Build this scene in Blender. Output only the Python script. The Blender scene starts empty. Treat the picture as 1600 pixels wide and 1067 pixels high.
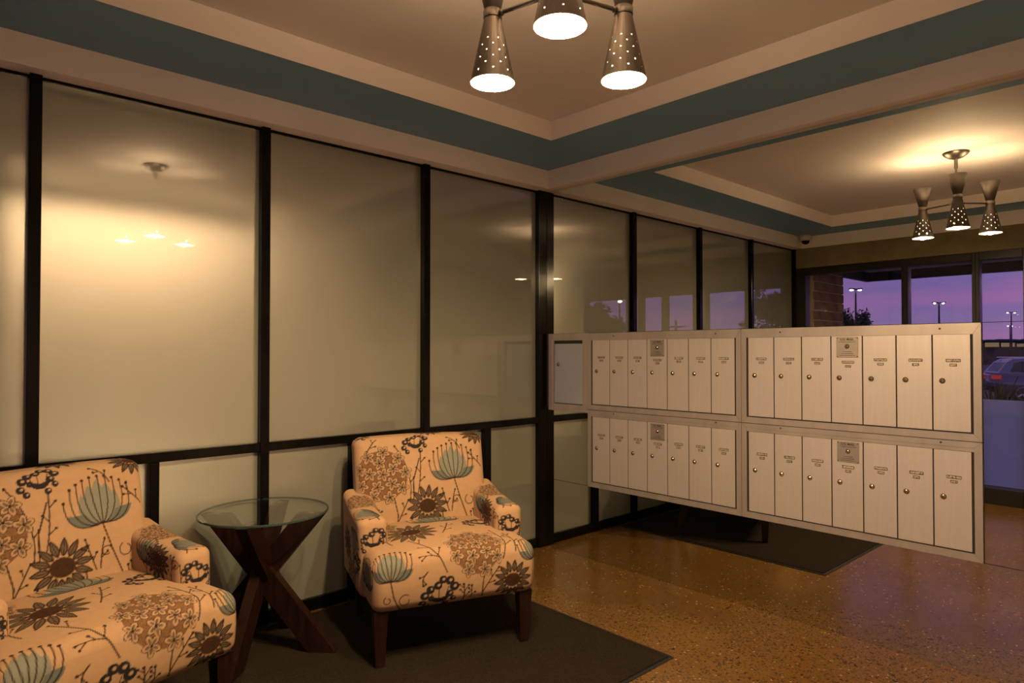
import bpy, bmesh, math, random
import numpy as np
from mathutils import Vector, Matrix

random.seed(7)
rng = np.random.default_rng(11)
SC = bpy.context.scene
COL = SC.collection
R = math.radians
PI = math.pi

# ------------------------------------------------------------------ camera
cam_d = bpy.data.cameras.new('camera')
cam_d.sensor_width = 36.0
cam_d.lens = 36.0 * 1040.73 / 1600.0
cam_d.clip_start = 0.05
cam_d.clip_end = 900
cam = bpy.data.objects.new('camera', cam_d)
COL.objects.link(cam)
cam.location = (0, 0, 1.3031)
cam.rotation_euler = (R(90 + 0.8805), 0, R(47.449 - 90))
SC.camera = cam

# ------------------------------------------------------------------ view, sky
SC.view_settings.view_transform = 'Standard'
SC.view_settings.look = 'None'
SC.view_settings.exposure = 0.0
SC.view_settings.gamma = 1.0
SC.view_settings.use_curve_mapping = False
SC.cycles.blur_glossy = 0.5

BULB = 86.0           # watts of each downward bulb
BULB_UP = 7.5         # watts of each upward bulb
SKY = 1.1
OFFICE = 30.0         # watts of the unseen wall washers added behind the frosted panels

world = bpy.data.worlds.new('dusk_sky')
SC.world = world
world.use_nodes = True
wn, wl = world.node_tree.nodes, world.node_tree.links
wn.clear()
w_out = wn.new('ShaderNodeOutputWorld')
w_bg = wn.new('ShaderNodeBackground')
w_tc = wn.new('ShaderNodeTexCoord')
w_sep = wn.new('ShaderNodeSeparateXYZ')
w_ramp = wn.new('ShaderNodeValToRGB')
w_map = wn.new('ShaderNodeMapping')
w_noise = wn.new('ShaderNodeTexNoise')
w_cr = wn.new('ShaderNodeValToRGB')
w_mix = wn.new('ShaderNodeMix')
w_mix.data_type = 'RGBA'
wl.new(w_tc.outputs['Generated'], w_sep.inputs[0])
wl.new(w_sep.outputs['Z'], w_ramp.inputs[0])
e = w_ramp.color_ramp.elements
e[0].position = 0.0
e[0].color = (0.33, 0.20, 0.40, 1)
e[1].position = 0.55
e[1].color = (0.03, 0.06, 0.24, 1)
x = w_ramp.color_ramp.elements.new(0.06)
x.color = (0.24, 0.15, 0.43, 1)
x = w_ramp.color_ramp.elements.new(0.16)
x.color = (0.13, 0.125, 0.42, 1)
wl.new(w_tc.outputs['Generated'], w_map.inputs['Vector'])
w_map.inputs['Scale'].default_value = (3.0, 3.0, 30.0)
wl.new(w_map.outputs[0], w_noise.inputs['Vector'])
w_noise.inputs['Scale'].default_value = 1.3
w_noise.inputs['Detail'].default_value = 5
wl.new(w_noise.outputs['Fac'], w_cr.inputs[0])
w_cr.color_ramp.elements[0].position = 0.40
w_cr.color_ramp.elements[1].position = 0.66
w_cr.color_ramp.elements[0].color = (0, 0, 0, 1)
w_cr.color_ramp.elements[1].color = (0.75, 0.75, 0.75, 1)
wl.new(w_cr.outputs[0], w_mix.inputs[0])
wl.new(w_ramp.outputs[0], w_mix.inputs[6])
w_mix.inputs[7].default_value = (0.42, 0.165, 0.44, 1)
wl.new(w_mix.outputs[2], w_bg.inputs['Color'])
# the afterglow side of the sky (-y) is brighter than the side in view
w_az = wn.new('ShaderNodeMapRange')
w_az.interpolation_type = 'SMOOTHSTEP'
w_az.inputs['From Min'].default_value = 0.35
w_az.inputs['From Max'].default_value = -0.75
w_az.inputs['To Min'].default_value = SKY
w_az.inputs['To Max'].default_value = SKY * 2.2
wl.new(w_sep.outputs['Y'], w_az.inputs['Value'])
wl.new(w_az.outputs[0], w_bg.inputs['Strength'])
wl.new(w_bg.outputs[0], w_out.inputs['Surface'])

# ------------------------------------------------------------------ measured room
MX = 3.2068      # mirror face
WY = 3.185       # glass face of the panelled wall
YN = -1.5        # near wall
FX = -0.54       # window wall inner face
SOF_B, SOF_T, CEIL = 2.3845, 2.5043, 2.6129
SOF_Y, SOF_X = 3.0818, 3.157
TRX0, TRX1, TRY0, TRY1 = -0.172, 2.7154, -0.55, 2.6272


# ------------------------------------------------------------------ materials
def srgb(*c):
    return tuple(((v / 255) / 12.92 if v / 255 <= 0.04045 else ((v / 255 + 0.055) / 1.055) ** 2.4) for v in c)


def new_mat(name):
    m = bpy.data.materials.new(name)
    m.use_nodes = True
    n, l = m.node_tree.nodes, m.node_tree.links
    b = n.get('Principled BSDF')
    return m, n, l, b


def mat(name, col, rough=0.5, metal=0.0, var=0.08, scale=20.0, bump=0.0, bscale=200.0, spec=0.5, coat=0.0, stretch=None):
    """principled surface whose colour is gently varied by procedural noise"""
    m, n, l, b = new_mat(name)
    b.inputs['Roughness'].default_value = rough
    b.inputs['Metallic'].default_value = metal
    b.inputs['Specular IOR Level'].default_value = spec
    if coat:
        b.inputs['Coat Weight'].default_value = coat
        b.inputs['Coat Roughness'].default_value = 0.08
    tc = n.new('ShaderNodeTexCoord')
    mp = n.new('ShaderNodeMapping')
    l.new(tc.outputs['Object'], mp.inputs['Vector'])
    if stretch:
        mp.inputs['Scale'].default_value = stretch
    nz = n.new('ShaderNodeTexNoise')
    nz.inputs['Scale'].default_value = scale
    nz.inputs['Detail'].default_value = 4
    l.new(mp.outputs[0], nz.inputs['Vector'])
    rp = n.new('ShaderNodeValToRGB')
    rp.color_ramp.elements[0].position = 0.3
    rp.color_ramp.elements[1].position = 0.7
    rp.color_ramp.elements[0].color = tuple(v * (1 - var) for v in col) + (1,)
    rp.color_ramp.elements[1].color = tuple(min(1, v * (1 + var)) for v in col) + (1,)
    l.new(nz.outputs['Fac'], rp.inputs[0])
    l.new(rp.outputs[0], b.inputs['Base Color'])
    if bump:
        n2 = n.new('ShaderNodeTexNoise')
        n2.inputs['Scale'].default_value = bscale
        n2.inputs['Detail'].default_value = 3
        l.new(mp.outputs[0], n2.inputs['Vector'])
        bp = n.new('ShaderNodeBump')
        bp.inputs['Strength'].default_value = bump
        bp.inputs['Distance'].default_value = 0.002
        l.new(n2.outputs['Fac'], bp.inputs['Height'])
        l.new(bp.outputs[0], b.inputs['Normal'])
    return m


def emit(name, col, strength):
    m, n, l, b = new_mat(name)
    n.remove(b)
    em = n.new('ShaderNodeEmission')
    em.inputs['Color'].default_value = tuple(col) + (1,)
    em.inputs['Strength'].default_value = strength
    l.new(em.outputs[0], n['Material Output'].inputs['Surface'])
    m.cycles.emission_sampling = 'NONE'
    return m


def clear_glass(name, tint=(1, 1, 1), base=0.04):
    """thin clear pane: Schlick reflection over see-through glass"""
    m, n, l, b = new_mat(name)
    n.remove(b)
    lw = n.new('ShaderNodeLayerWeight')
    lw.inputs['Blend'].default_value = 0.5
    pw = n.new('ShaderNodeMath')
    pw.operation = 'POWER'
    pw.inputs[1].default_value = 5.0
    l.new(lw.outputs['Facing'], pw.inputs[0])
    ml = n.new('ShaderNodeMath')
    ml.operation = 'MULTIPLY_ADD'
    ml.inputs[1].default_value = 1 - base
    ml.inputs[2].default_value = base
    l.new(pw.outputs[0], ml.inputs[0])
    tr = n.new('ShaderNodeBsdfTransparent')
    tr.inputs['Color'].default_value = tuple(tint) + (1,)
    gl = n.new('ShaderNodeBsdfGlossy')
    gl.inputs['Roughness'].default_value = 0.0
    mx_ = n.new('ShaderNodeMixShader')
    l.new(ml.outputs[0], mx_.inputs[0])
    l.new(tr.outputs[0], mx_.inputs[1])
    l.new(gl.outputs[0], mx_.inputs[2])
    l.new(mx_.outputs[0], n['Material Output'].inputs['Surface'])
    return m


M = {}
M['cream'] = mat('cream_paint', (0.86, 0.78, 0.76), 0.55, var=0.03, scale=3, bump=0.06, bscale=90)
M['ceiling'] = mat('ceiling_paint', (0.74, 0.68, 0.66), 0.7, var=0.03, scale=2.5, bump=0.10, bscale=120)
M['teal'] = mat('teal_paint', (0.155, 0.31, 0.47), 0.5, var=0.04, scale=3, bump=0.05, bscale=90)
M['beige_wall'] = mat('beige_wall_paint', (0.66, 0.60, 0.50), 0.6, var=0.05, scale=3, bump=0.08, bscale=120)
M['concrete'] = mat('header_concrete', (0.21, 0.17, 0.09), 0.8, var=0.15, scale=8, bump=0.3, bscale=60)
M['black'] = mat('black_frame_lacquer', (0.004, 0.0035, 0.0035), 0.16, var=0.2, scale=6, spec=0.12)
M['blackdoor'] = mat('dark_bronze_aluminium', (0.014, 0.012, 0.011), 0.35, var=0.15, scale=10)
M['walnut'] = mat('dark_walnut', (0.0155, 0.0052, 0.0032), 0.32, var=0.55, scale=9, stretch=(6, 6, 0.8), spec=0.5)
M['aluminium'] = mat('anodised_aluminium', (0.385, 0.345, 0.315), 0.40, metal=0.5, var=0.10, scale=14, stretch=(1, 1, 0.2))
M['greydoor'] = mat('grey_enamel', (0.33, 0.36, 0.42), 0.45, metal=0.35, var=0.04, scale=10)
M['darkgap'] = mat('shadow_gap_black', (0.01, 0.009, 0.008), 0.8, var=0.1)
M['brass'] = mat('brass_lock', (0.55, 0.43, 0.27), 0.25, metal=1.0, var=0.05)
M['nickel'] = mat('brushed_nickel', (0.17, 0.150, 0.132), 0.36, metal=1.0, var=0.05, scale=30, stretch=(1, 1, 0.1))
M['steelplate'] = mat('steel_plate', (0.34, 0.305, 0.27), 0.42, metal=0.6, var=0.06, scale=40)
M['enamel'] = mat('white_enamel', (0.85, 0.82, 0.78), 0.4, var=0.02)
M['ink'] = mat('engraved_ink', (0.03, 0.022, 0.018), 0.6, var=0.1)
M['whiteplastic'] = mat('white_plastic', (0.62, 0.58, 0.52), 0.4, var=0.03)
M['dome'] = mat('smoked_dome', (0.006, 0.006, 0.008), 0.06, var=0.1)
M['brick'] = mat('brown_brick', (0.17, 0.092, 0.042), 0.85, var=0.35, scale=7, bump=0.5, bscale=60)
M['mortar'] = mat('mortar', (0.42, 0.31, 0.22), 0.9, var=0.15, scale=30, bump=0.3, bscale=80)
M['soffit_out'] = mat('canopy_soffit', (0.42, 0.36, 0.30), 0.7, var=0.05, scale=4)
M['fascia'] = mat('canopy_fascia', (0.012, 0.014, 0.020), 0.5, var=0.1)
M['asphalt'] = mat('asphalt', (0.055, 0.06, 0.075), 0.85, var=0.25, scale=3, bump=0.3, bscale=30)
M['sidewalk'] = mat('sidewalk_concrete', (0.28, 0.27, 0.27), 0.85, var=0.12, scale=5, bump=0.2, bscale=60)
M['leaf'] = mat('leaf_green', (0.022, 0.045, 0.014), 0.6, var=0.5, scale=1.5)
M['bark'] = mat('bark', (0.05, 0.035, 0.025), 0.9, var=0.3, scale=12)
M['pole'] = mat('lamp_pole_steel', (0.02, 0.02, 0.025), 0.5, var=0.1)
M['carpaint'] = mat('car_paint_slate', (0.10, 0.12, 0.16), 0.28, metal=0.4, var=0.04, coat=1.0)
M['carglass'] = mat('car_glass', (0.012, 0.014, 0.02), 0.05, var=0.05)
M['tyre'] = mat('tyre_rubber', (0.012, 0.012, 0.012), 0.8, var=0.1)
M['alloy'] = mat('alloy_wheel', (0.45, 0.45, 0.47), 0.3, metal=1.0, var=0.05)
M['taillight'] = emit('taillight_red', (1.0, 0.06, 0.10), 0.35)
M['lamp_white'] = emit('street_lamp_glow', (0.95, 0.97, 1.0), 26.0)
M['lamp_pink'] = emit('sodium_lamp_glow', (1.0, 0.75, 0.62), 22.0)
M['bulb'] = emit('bulb_glass_glow', (1.0, 0.72, 0.42), 12.0)
M['litwall'] = emit('lit_facade', (0.55, 0.36, 0.20), 0.45)
M['darkwall'] = mat('far_dark_wall', (0.03, 0.035, 0.055), 0.8, var=0.2, scale=0.3)
M['hill'] = mat('far_wooded_hill', (0.012, 0.018, 0.022), 0.9, var=0.3, scale=0.1)
M['glass'] = clear_glass('window_glass', (0.97, 0.985, 0.98), 0.04)
M['tableglass'] = clear_glass('table_glass', (0.93, 0.965, 0.94), 0.045)
M['glassrim'] = mat('glass_rim_green', (0.03, 0.055, 0.045), 0.08, var=0.1)
M['planter'] = mat('planter_black', (0.01, 0.01, 0.011), 0.5, var=0.1)
M['agave'] = mat('agave_leaf', (0.010, 0.016, 0.010), 0.5, var=0.3, scale=8)
M['label'] = None

# mirror
m, n, l, b = new_mat('silvered_mirror')
b.inputs['Base Color'].default_value = (0.74, 0.75, 0.71, 1)
b.inputs['Metallic'].default_value = 1.0
b.inputs['Roughness'].default_value = 0.0
M['mirror'] = m

# frosted wall glass: satin back lets light from the room behind through, glossy front reflects
m, n, l, b = new_mat('frosted_wall_glass')
n.remove(b)
tc = n.new('ShaderNodeTexCoord')
nz = n.new('ShaderNodeTexNoise')
nz.inputs['Scale'].default_value = 1.2
l.new(tc.outputs['Object'], nz.inputs['Vector'])
rp = n.new('ShaderNodeValToRGB')
rp.color_ramp.elements[0].color = (0.32, 0.327, 0.262, 1)
rp.color_ramp.elements[1].color = (0.345, 0.352, 0.287, 1)
l.new(nz.outputs['Fac'], rp.inputs[0])
df = n.new('ShaderNodeBsdfDiffuse')
l.new(rp.outputs[0], df.inputs['Color'])
rf = n.new('ShaderNodeBsdfRefraction')
rf.inputs['Color'].default_value = (0.93, 0.94, 0.86, 1)
rf.inputs['Roughness'].default_value = 0.32
rf.inputs['IOR'].default_value = 1.45
m1 = n.new('ShaderNodeMixShader')
m1.inputs[0].default_value = 0.42
l.new(df.outputs[0], m1.inputs[1])
l.new(rf.outputs[0], m1.inputs[2])
lw = n.new('ShaderNodeLayerWeight')
lw.inputs['Blend'].default_value = 0.5
pw = n.new('ShaderNodeMath')
pw.operation = 'POWER'
pw.inputs[1].default_value = 3.3
l.new(lw.outputs['Facing'], pw.inputs[0])
ml = n.new('ShaderNodeMath')
ml.operation = 'MULTIPLY_ADD'
ml.inputs[1].default_value = 0.85
ml.inputs[2].default_value = 0.15
l.new(pw.outputs[0], ml.inputs[0])
gl = n.new('ShaderNodeBsdfGlossy')
gl.inputs['Roughness'].default_value = 0.0
m2 = n.new('ShaderNodeMixShader')
l.new(ml.outputs[0], m2.inputs[0])
l.new(m1.outputs[0], m2.inputs[1])
l.new(gl.outputs[0], m2.inputs[2])
l.new(m2.outputs[0], n['Material Output'].inputs['Surface'])
M['panel'] = m
m, n, l, b = new_mat('panel_glass_rear')
n.remove(b)
rf = n.new('ShaderNodeBsdfRefraction')
rf.inputs['Color'].default_value = (0.95, 0.96, 0.92, 1)
rf.inputs['Roughness'].default_value = 0.0
rf.inputs['IOR'].default_value = 1.45
l.new(rf.outputs[0], n['Material Output'].inputs['Surface'])
M['panel_rear'] = m

# frosted film on the lower storefront glass
m, n, l, b = new_mat('frosted_window_film')
n.remove(b)
tr = n.new('ShaderNodeBsdfTranslucent')
tr.inputs['Color'].default_value = (0.72, 0.82, 0.95, 1)
df = n.new('ShaderNodeBsdfDiffuse')
nz = n.new('ShaderNodeTexNoise')
nz.inputs['Scale'].default_value = 300
rp = n.new('ShaderNodeValToRGB')
rp.color_ramp.elements[0].color = (0.62, 0.66, 0.74, 1)
rp.color_ramp.elements[1].color = (0.70, 0.74, 0.82, 1)
l.new(nz.outputs['Fac'], rp.inputs[0])
l.new(rp.outputs[0], df.inputs['Color'])
ms = n.new('ShaderNodeMixShader')
ms.inputs[0].default_value = 0.05
l.new(tr.outputs[0], ms.inputs[1])
l.new(df.outputs[0], ms.inputs[2])
l.new(ms.outputs[0], n['Material Output'].inputs['Surface'])
M['film'] = m

# polished aggregate concrete floor
m, n, l, b = new_mat('polished_aggregate_concrete')
tc = n.new('ShaderNodeTexCoord')
big = n.new('ShaderNodeTexNoise')
big.inputs['Scale'].default_value = 1.7
big.inputs['Detail'].default_value = 6
l.new(tc.outputs['Object'], big.inputs['Vector'])
r0 = n.new('ShaderNodeValToRGB')
r0.color_ramp.elements[0].position = 0.3
r0.color_ramp.elements[1].position = 0.72
r0.color_ramp.elements[0].color = (0.130, 0.063, 0.012, 1)
r0.color_ramp.elements[1].color = (0.180, 0.094, 0.022, 1)
l.new(big.outputs['Fac'], r0.inputs[0])


def speck(scale, thresh, colr, prev, keep):
    v = n.new('ShaderNodeTexVoronoi')
    v.inputs['Scale'].default_value = scale
    l.new(tc.outputs['Object'], v.inputs['Vector'])
    sx = n.new('ShaderNodeSeparateColor')
    l.new(v.outputs['Color'], sx.inputs[0])
    gt = n.new('ShaderNodeMath')
    gt.operation = 'GREATER_THAN'
    gt.inputs[1].default_value = keep
    l.new(sx.outputs[0], gt.inputs[0])
    lt = n.new('ShaderNodeMath')
    lt.operation = 'LESS_THAN'
    lt.inputs[1].default_value = thresh
    l.new(v.outputs['Distance'], lt.inputs[0])
    mu = n.new('ShaderNodeMath')
    mu.operation = 'MULTIPLY'
    l.new(gt.outputs[0], mu.inputs[0])
    l.new(lt.outputs[0], mu.inputs[1])
    mu2 = n.new('ShaderNodeMath')
    mu2.operation = 'MULTIPLY'
    l.new(mu.outputs[0], mu2.inputs[0])
    l.new(sx.outputs[1], mu2.inputs[1])
    mm = n.new('ShaderNodeMix')
    mm.data_type = 'RGBA'
    l.new(mu2.outputs[0], mm.inputs[0])
    l.new(prev, mm.inputs[6])
    mm.inputs[7].default_value = colr
    return mm.outputs[2]


c = speck(130, 0.46, (0.07, 0.040, 0.015, 1), r0.outputs[0], 0.35)
c = speck(80, 0.42, (0.012, 0.008, 0.006, 1), c, 0.62)
c = speck(70, 0.30, (0.42, 0.30, 0.18, 1), c, 0.90)
c = speck(45, 0.36, (0.02, 0.012, 0.008, 1), c, 0.86)
l.new(c, b.inputs['Base Color'])
b.inputs['Roughness'].default_value = 0.20
b.inputs['Specular IOR Level'].default_value = 0.75
M['floor'] = m

# entrance mat pile
m, n, l, b = new_mat('dark_brown_mat_pile')
tc = n.new('ShaderNodeTexCoord')
nz = n.new('ShaderNodeTexNoise')
nz.inputs['Scale'].default_value = 190
nz.inputs['Detail'].default_value = 3
l.new(tc.outputs['Object'], nz.inputs['Vector'])
rp = n.new('ShaderNodeValToRGB')
rp.color_ramp.elements[0].position = 0.35
rp.color_ramp.elements[1].position = 0.7
rp.color_ramp.elements[0].color = (0.008, 0.006, 0.004, 1)
rp.color_ramp.elements[1].color = (0.026, 0.018, 0.010, 1)
l.new(nz.outputs['Fac'], rp.inputs[0])
l.new(rp.outputs[0], b.inputs['Base Color'])
b.inputs['Roughness'].default_value = 1.0
b.inputs['Specular IOR Level'].default_value = 0.1
bp = n.new('ShaderNodeBump')
bp.inputs['Strength'].default_value = 0.8
bp.inputs['Distance'].default_value = 0.004
l.new(nz.outputs['Fac'], bp.inputs['Height'])
l.new(bp.outputs[0], b.inputs['Normal'])
M['mat'] = m

# ribbed mailbox door
m, n, l, b = new_mat('ribbed_aluminium_door')
tc = n.new('ShaderNodeTexCoord')
wv = n.new('ShaderNodeTexWave')
wv.wave_type = 'BANDS'
wv.bands_direction = 'Y'
wv.inputs['Scale'].default_value = 52.0
l.new(tc.outputs['Object'], wv.inputs['Vector'])
bp = n.new('ShaderNodeBump')
bp.inputs['Strength'].default_value = 0.16
bp.inputs['Distance'].default_value = 0.001
l.new(wv.outputs['Fac'], bp.inputs['Height'])
l.new(bp.outputs[0], b.inputs['Normal'])
nz = n.new('ShaderNodeTexNoise')
nz.inputs['Scale'].default_value = 9
mp = n.new('ShaderNodeMapping')
mp.inputs['Scale'].default_value = (1, 8, 0.4)
l.new(tc.outputs['Object'], mp.inputs['Vector'])
l.new(mp.outputs[0], nz.inputs['Vector'])
rp = n.new('ShaderNodeValToRGB')
rp.color_ramp.elements[0].color = (0.50, 0.455, 0.43, 1)
rp.color_ramp.elements[1].color = (0.57, 0.525, 0.50, 1)
l.new(nz.outputs['Fac'], rp.inputs[0])
l.new(rp.outputs[0], b.inputs['Base Color'])
b.inputs['Metallic'].default_value = 0.45
b.inputs['Roughness'].default_value = 0.42
M['ribdoor'] = m

# name strip: unreadable print
m, n, l, b = new_mat('printed_name_strip')
tc = n.new('ShaderNodeTexCoord')
mp = n.new('ShaderNodeMapping')
mp.inputs['Scale'].default_value = (1, 420, 160)
l.new(tc.outputs['Object'], mp.inputs['Vector'])
nz = n.new('ShaderNodeTexNoise')
nz.inputs['Scale'].default_value = 1.0
oi = n.new('ShaderNodeObjectInfo')
ad = n.new('ShaderNodeVectorMath')
ad.operation = 'ADD'
l.new(mp.outputs[0], ad.inputs[0])
cmb = n.new('ShaderNodeCombineXYZ')
mu = n.new('ShaderNodeMath')
mu.operation = 'MULTIPLY'
mu.inputs[1].default_value = 57.0
l.new(oi.outputs['Random'], mu.inputs[0])
l.new(mu.outputs[0], cmb.inputs[0])
l.new(cmb.outputs[0], ad.inputs[1])
l.new(ad.outputs[0], nz.inputs['Vector'])
rp = n.new('ShaderNodeValToRGB')
rp.color_ramp.elements[0].position = 0.44
rp.color_ramp.elements[1].position = 0.60
rp.color_ramp.elements[0].color = (0.52, 0.44, 0.34, 1)
rp.color_ramp.elements[1].color = (0.06, 0.045, 0.035, 1)
l.new(nz.outputs['Fac'], rp.inputs[0])
l.new(rp.outputs[0], b.inputs['Base Color'])
b.inputs['Roughness'].default_value = 0.6
M['label'] = m

# floral upholstery: the print is carried by the cloth mesh, the weave by nodes
m, n, l, b = new_mat('floral_print_upholstery')
at = n.new('ShaderNodeAttribute')
at.attribute_name = 'print'
tc = n.new('ShaderNodeTexCoord')
nz = n.new('ShaderNodeTexNoise')
nz.inputs['Scale'].default_value = 45
nz.inputs['Detail'].default_value = 5
l.new(tc.outputs['Object'], nz.inputs['Vector'])
hv = n.new('ShaderNodeHueSaturation')
mr = n.new('ShaderNodeMapRange')
mr.inputs['To Min'].default_value = 0.88
mr.inputs['To Max'].default_value = 1.10
l.new(nz.outputs['Fac'], mr.inputs['Value'])
l.new(mr.outputs[0], hv.inputs['Value'])
l.new(at.outputs['Color'], hv.inputs['Color'])
l.new(hv.outputs[0], b.inputs['Base Color'])
b.inputs['Roughness'].default_value = 0.85
b.inputs['Specular IOR Level'].default_value = 0.2
n2 = n.new('ShaderNodeTexNoise')
n2.inputs['Scale'].default_value = 900
l.new(tc.outputs['Object'], n2.inputs['Vector'])
bp = n.new('ShaderNodeBump')
bp.inputs['Strength'].default_value = 0.15
bp.inputs['Distance'].default_value = 0.001
l.new(n2.outputs['Fac'], bp.inputs['Height'])
l.new(bp.outputs[0], b.inputs['Normal'])
M['fabric'] = m


# ------------------------------------------------------------------ mesh helpers
class MB:
    """collects simple shapes into ONE mesh"""
    def __init__(self):
        self.v, self.f, self.mi, self.sm = [], [], [], []

    def add(self, vs, fs, mi=0, smooth=False):
        o = len(self.v)
        self.v += [tuple(p) for p in vs]
        for q in fs:
            self.f.append(tuple(i + o for i in q))
            self.mi.append(mi)
            self.sm.append(smooth)
        return self

    def box(self, x0, x1, y0, y1, z0, z1, mi=0, ch=0.0):
        if ch <= 0:
            vs = [(x, y, z) for x in (x0, x1) for y in (y0, y1) for z in (z0, z1)]
            fs = [(0, 1, 3, 2), (4, 6, 7, 5), (0, 4, 5, 1), (2, 3, 7, 6), (0, 2, 6, 4), (1, 5, 7, 3)]
            return self.add(vs, fs, mi)
        bm = bmesh.new()
        bmesh.ops.create_cube(bm, size=1.0)
        for v in bm.verts:
            v.co = Vector(((x0 + x1) / 2 + v.co.x * (x1 - x0), (y0 + y1) / 2 + v.co.y * (y1 - y0), (z0 + z1) / 2 + v.co.z * (z1 - z0)))
        bmesh.ops.bevel(bm, geom=list(bm.edges), offset=ch, segments=1, affect='EDGES')
        bm.verts.index_update()
        self.add([v.co[:] for v in bm.verts], [[v.index for v in f.verts] for f in bm.faces], mi)
        bm.free()
        return self

    def lathe(self, prof, seg=24, c=(0, 0, 0), mi=0, smooth=True, axis='z', cap=(False, False)):
        vs, fs = [], []
        k = len(prof)
        for i in range(seg):
            a = 2 * PI * i / seg
            for (r, z) in prof:
                if axis == 'z':
                    vs.append((c[0] + r * math.cos(a), c[1] + r * math.sin(a), c[2] + z))
                elif axis == 'x':
                    vs.append((c[0] + z, c[1] + r * math.cos(a), c[2] + r * math.sin(a)))
                else:
                    vs.append((c[0] + r * math.sin(a), c[1] + z, c[2] + r * math.cos(a)))
        for i in range(seg):
            j = (i + 1) % seg
            for q in range(k - 1):
                fs.append((i * k + q, j * k + q, j * k + q + 1, i * k + q + 1))
        self.add(vs, fs, mi, smooth)
        for which, q in ((0, 0), (1, k - 1)):
            if cap[which]:
                o = len(self.v) - len(vs)
                loop = [o + i * k + q for i in range(seg)]
                if which == 0:
                    loop = loop[::-1]
                self.f.append(tuple(loop))
                self.mi.append(mi)
                self.sm.append(False)
        return self

    def tube(self, p0, p1, r0, r1=None, seg=12, mi=0):
        r1 = r0 if r1 is None else r1
        p0, p1 = Vector(p0), Vector(p1)
        d = (p1 - p0).normalized()
        a = d.orthogonal().normalized()
        bb = d.cross(a)
        vs = []
        for p, r in ((p0, r0), (p1, r1)):
            for i in range(seg):
                t = 2 * PI * i / seg
                vs.append(tuple(p + (a * math.cos(t) + bb * math.sin(t)) * r))
        fs = [(i, (i + 1) % seg, seg + (i + 1) % seg, seg + i) for i in range(seg)]
        self.add(vs, fs, mi, True)
        self.add(vs, [tuple(range(seg))[::-1], tuple(range(seg, 2 * seg))], mi)
        return self

    def bar(self, p0, p1, wide, thick, widedir, mi=0, cut=None):
        """rectangular bar between two points; cut = (z0, z1) trims the ends level"""
        p0, p1 = Vector(p0), Vector(p1)
        d = (p1 - p0).normalized()
        wv_ = Vector(widedir)
        wv_ = (wv_ - d * wv_.dot(d)).normalized()
        tv = d.cross(wv_)
        vs = []
        for k_, p in enumerate((p0, p1)):
            for a, b_ in ((-1, -1), (1, -1), (1, 1), (-1, 1)):
                q = p + wv_ * a * wide / 2 + tv * b_ * thick / 2
                if cut:
                    q = q + d * ((cut[k_] - q.z) / d.z)
                vs.append(tuple(q))
        fs = [(0, 3, 2, 1), (4, 5, 6, 7), (0, 1, 5, 4), (1, 2, 6, 5), (2, 3, 7, 6), (3, 0, 4, 7)]
        return self.add(vs, fs, mi)

    def mesh(self, name, mats):
        me = bpy.data.meshes.new(name)
        me.from_pydata(self.v, [], self.f)
        for mm in (mats if isinstance(mats, (list, tuple)) else [mats]):
            me.materials.append(mm)
        me.polygons.foreach_set('material_index', self.mi)
        me.polygons.foreach_set('use_smooth', self.sm)
        me.update()
        bm = bmesh.new()
        bm.from_mesh(me)
        bmesh.ops.recalc_face_normals(bm, faces=bm.faces)
        bm.to_mesh(me)
        bm.free()
        return me

    def build(self, name, mats, parent=None, loc=(0, 0, 0), rz=0.0):
        return place(name, self.mesh(name, mats), parent, loc, rz)


def place(name, me, parent=None, loc=(0, 0, 0), rz=0.0):
    o = bpy.data.objects.new(name, me)
    COL.objects.link(o)
    o.parent = parent
    o.location = loc
    o.rotation_euler = (0, 0, rz)
    return o


def empty(name, loc=(0, 0, 0), rz=0.0):
    o = bpy.data.objects.new(name, None)
    COL.objects.link(o)
    o.empty_display_size = 0.1
    o.location = loc
    o.rotation_euler = (0, 0, rz)
    return o


def tag(o, label=None, cat=None, group=None, kind=None):
    if label:
        o['label'] = label
    if cat:
        o['category'] = cat
    if group:
        o['group'] = group
    if kind:
        o['kind'] = kind
    return o


def copy_tree(o, parent=None):
    c_ = o.copy()
    COL.objects.link(c_)
    c_.parent = parent
    for ch in list(o.children):
        copy_tree(ch, c_)
    return c_


def box(name, x0, x1, y0, y1, z0, z1, mm, parent=None, ch=0.0):
    cx, cy, cz = (x0 + x1) / 2, (y0 + y1) / 2, (z0 + z1) / 2
    return MB().box(x0 - cx, x1 - cx, y0 - cy, y1 - cy, z0 - cz, z1 - cz, 0, ch).build(name, mm, parent, (cx, cy, cz))


def struct(o, label=None):
    tag(o, label, kind='structure')
    return o


# ------------------------------------------------------------------ room shell
struct(box('floor', FX - 0.10, MX + 0.10, YN - 0.1, WY + 0.15, -0.12, 0.0, M['floor']), 'polished brown aggregate concrete floor with dark specks')
struct(box('ceiling', FX - 0.1, MX + 0.1, YN - 0.1, WY + 0.15, CEIL, CEIL + 0.12, M['ceiling']), 'cream recessed ceiling above the chandelier')

# dropped border of the ceiling tray: teal underside, cream upstands
mb = MB()


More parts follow.
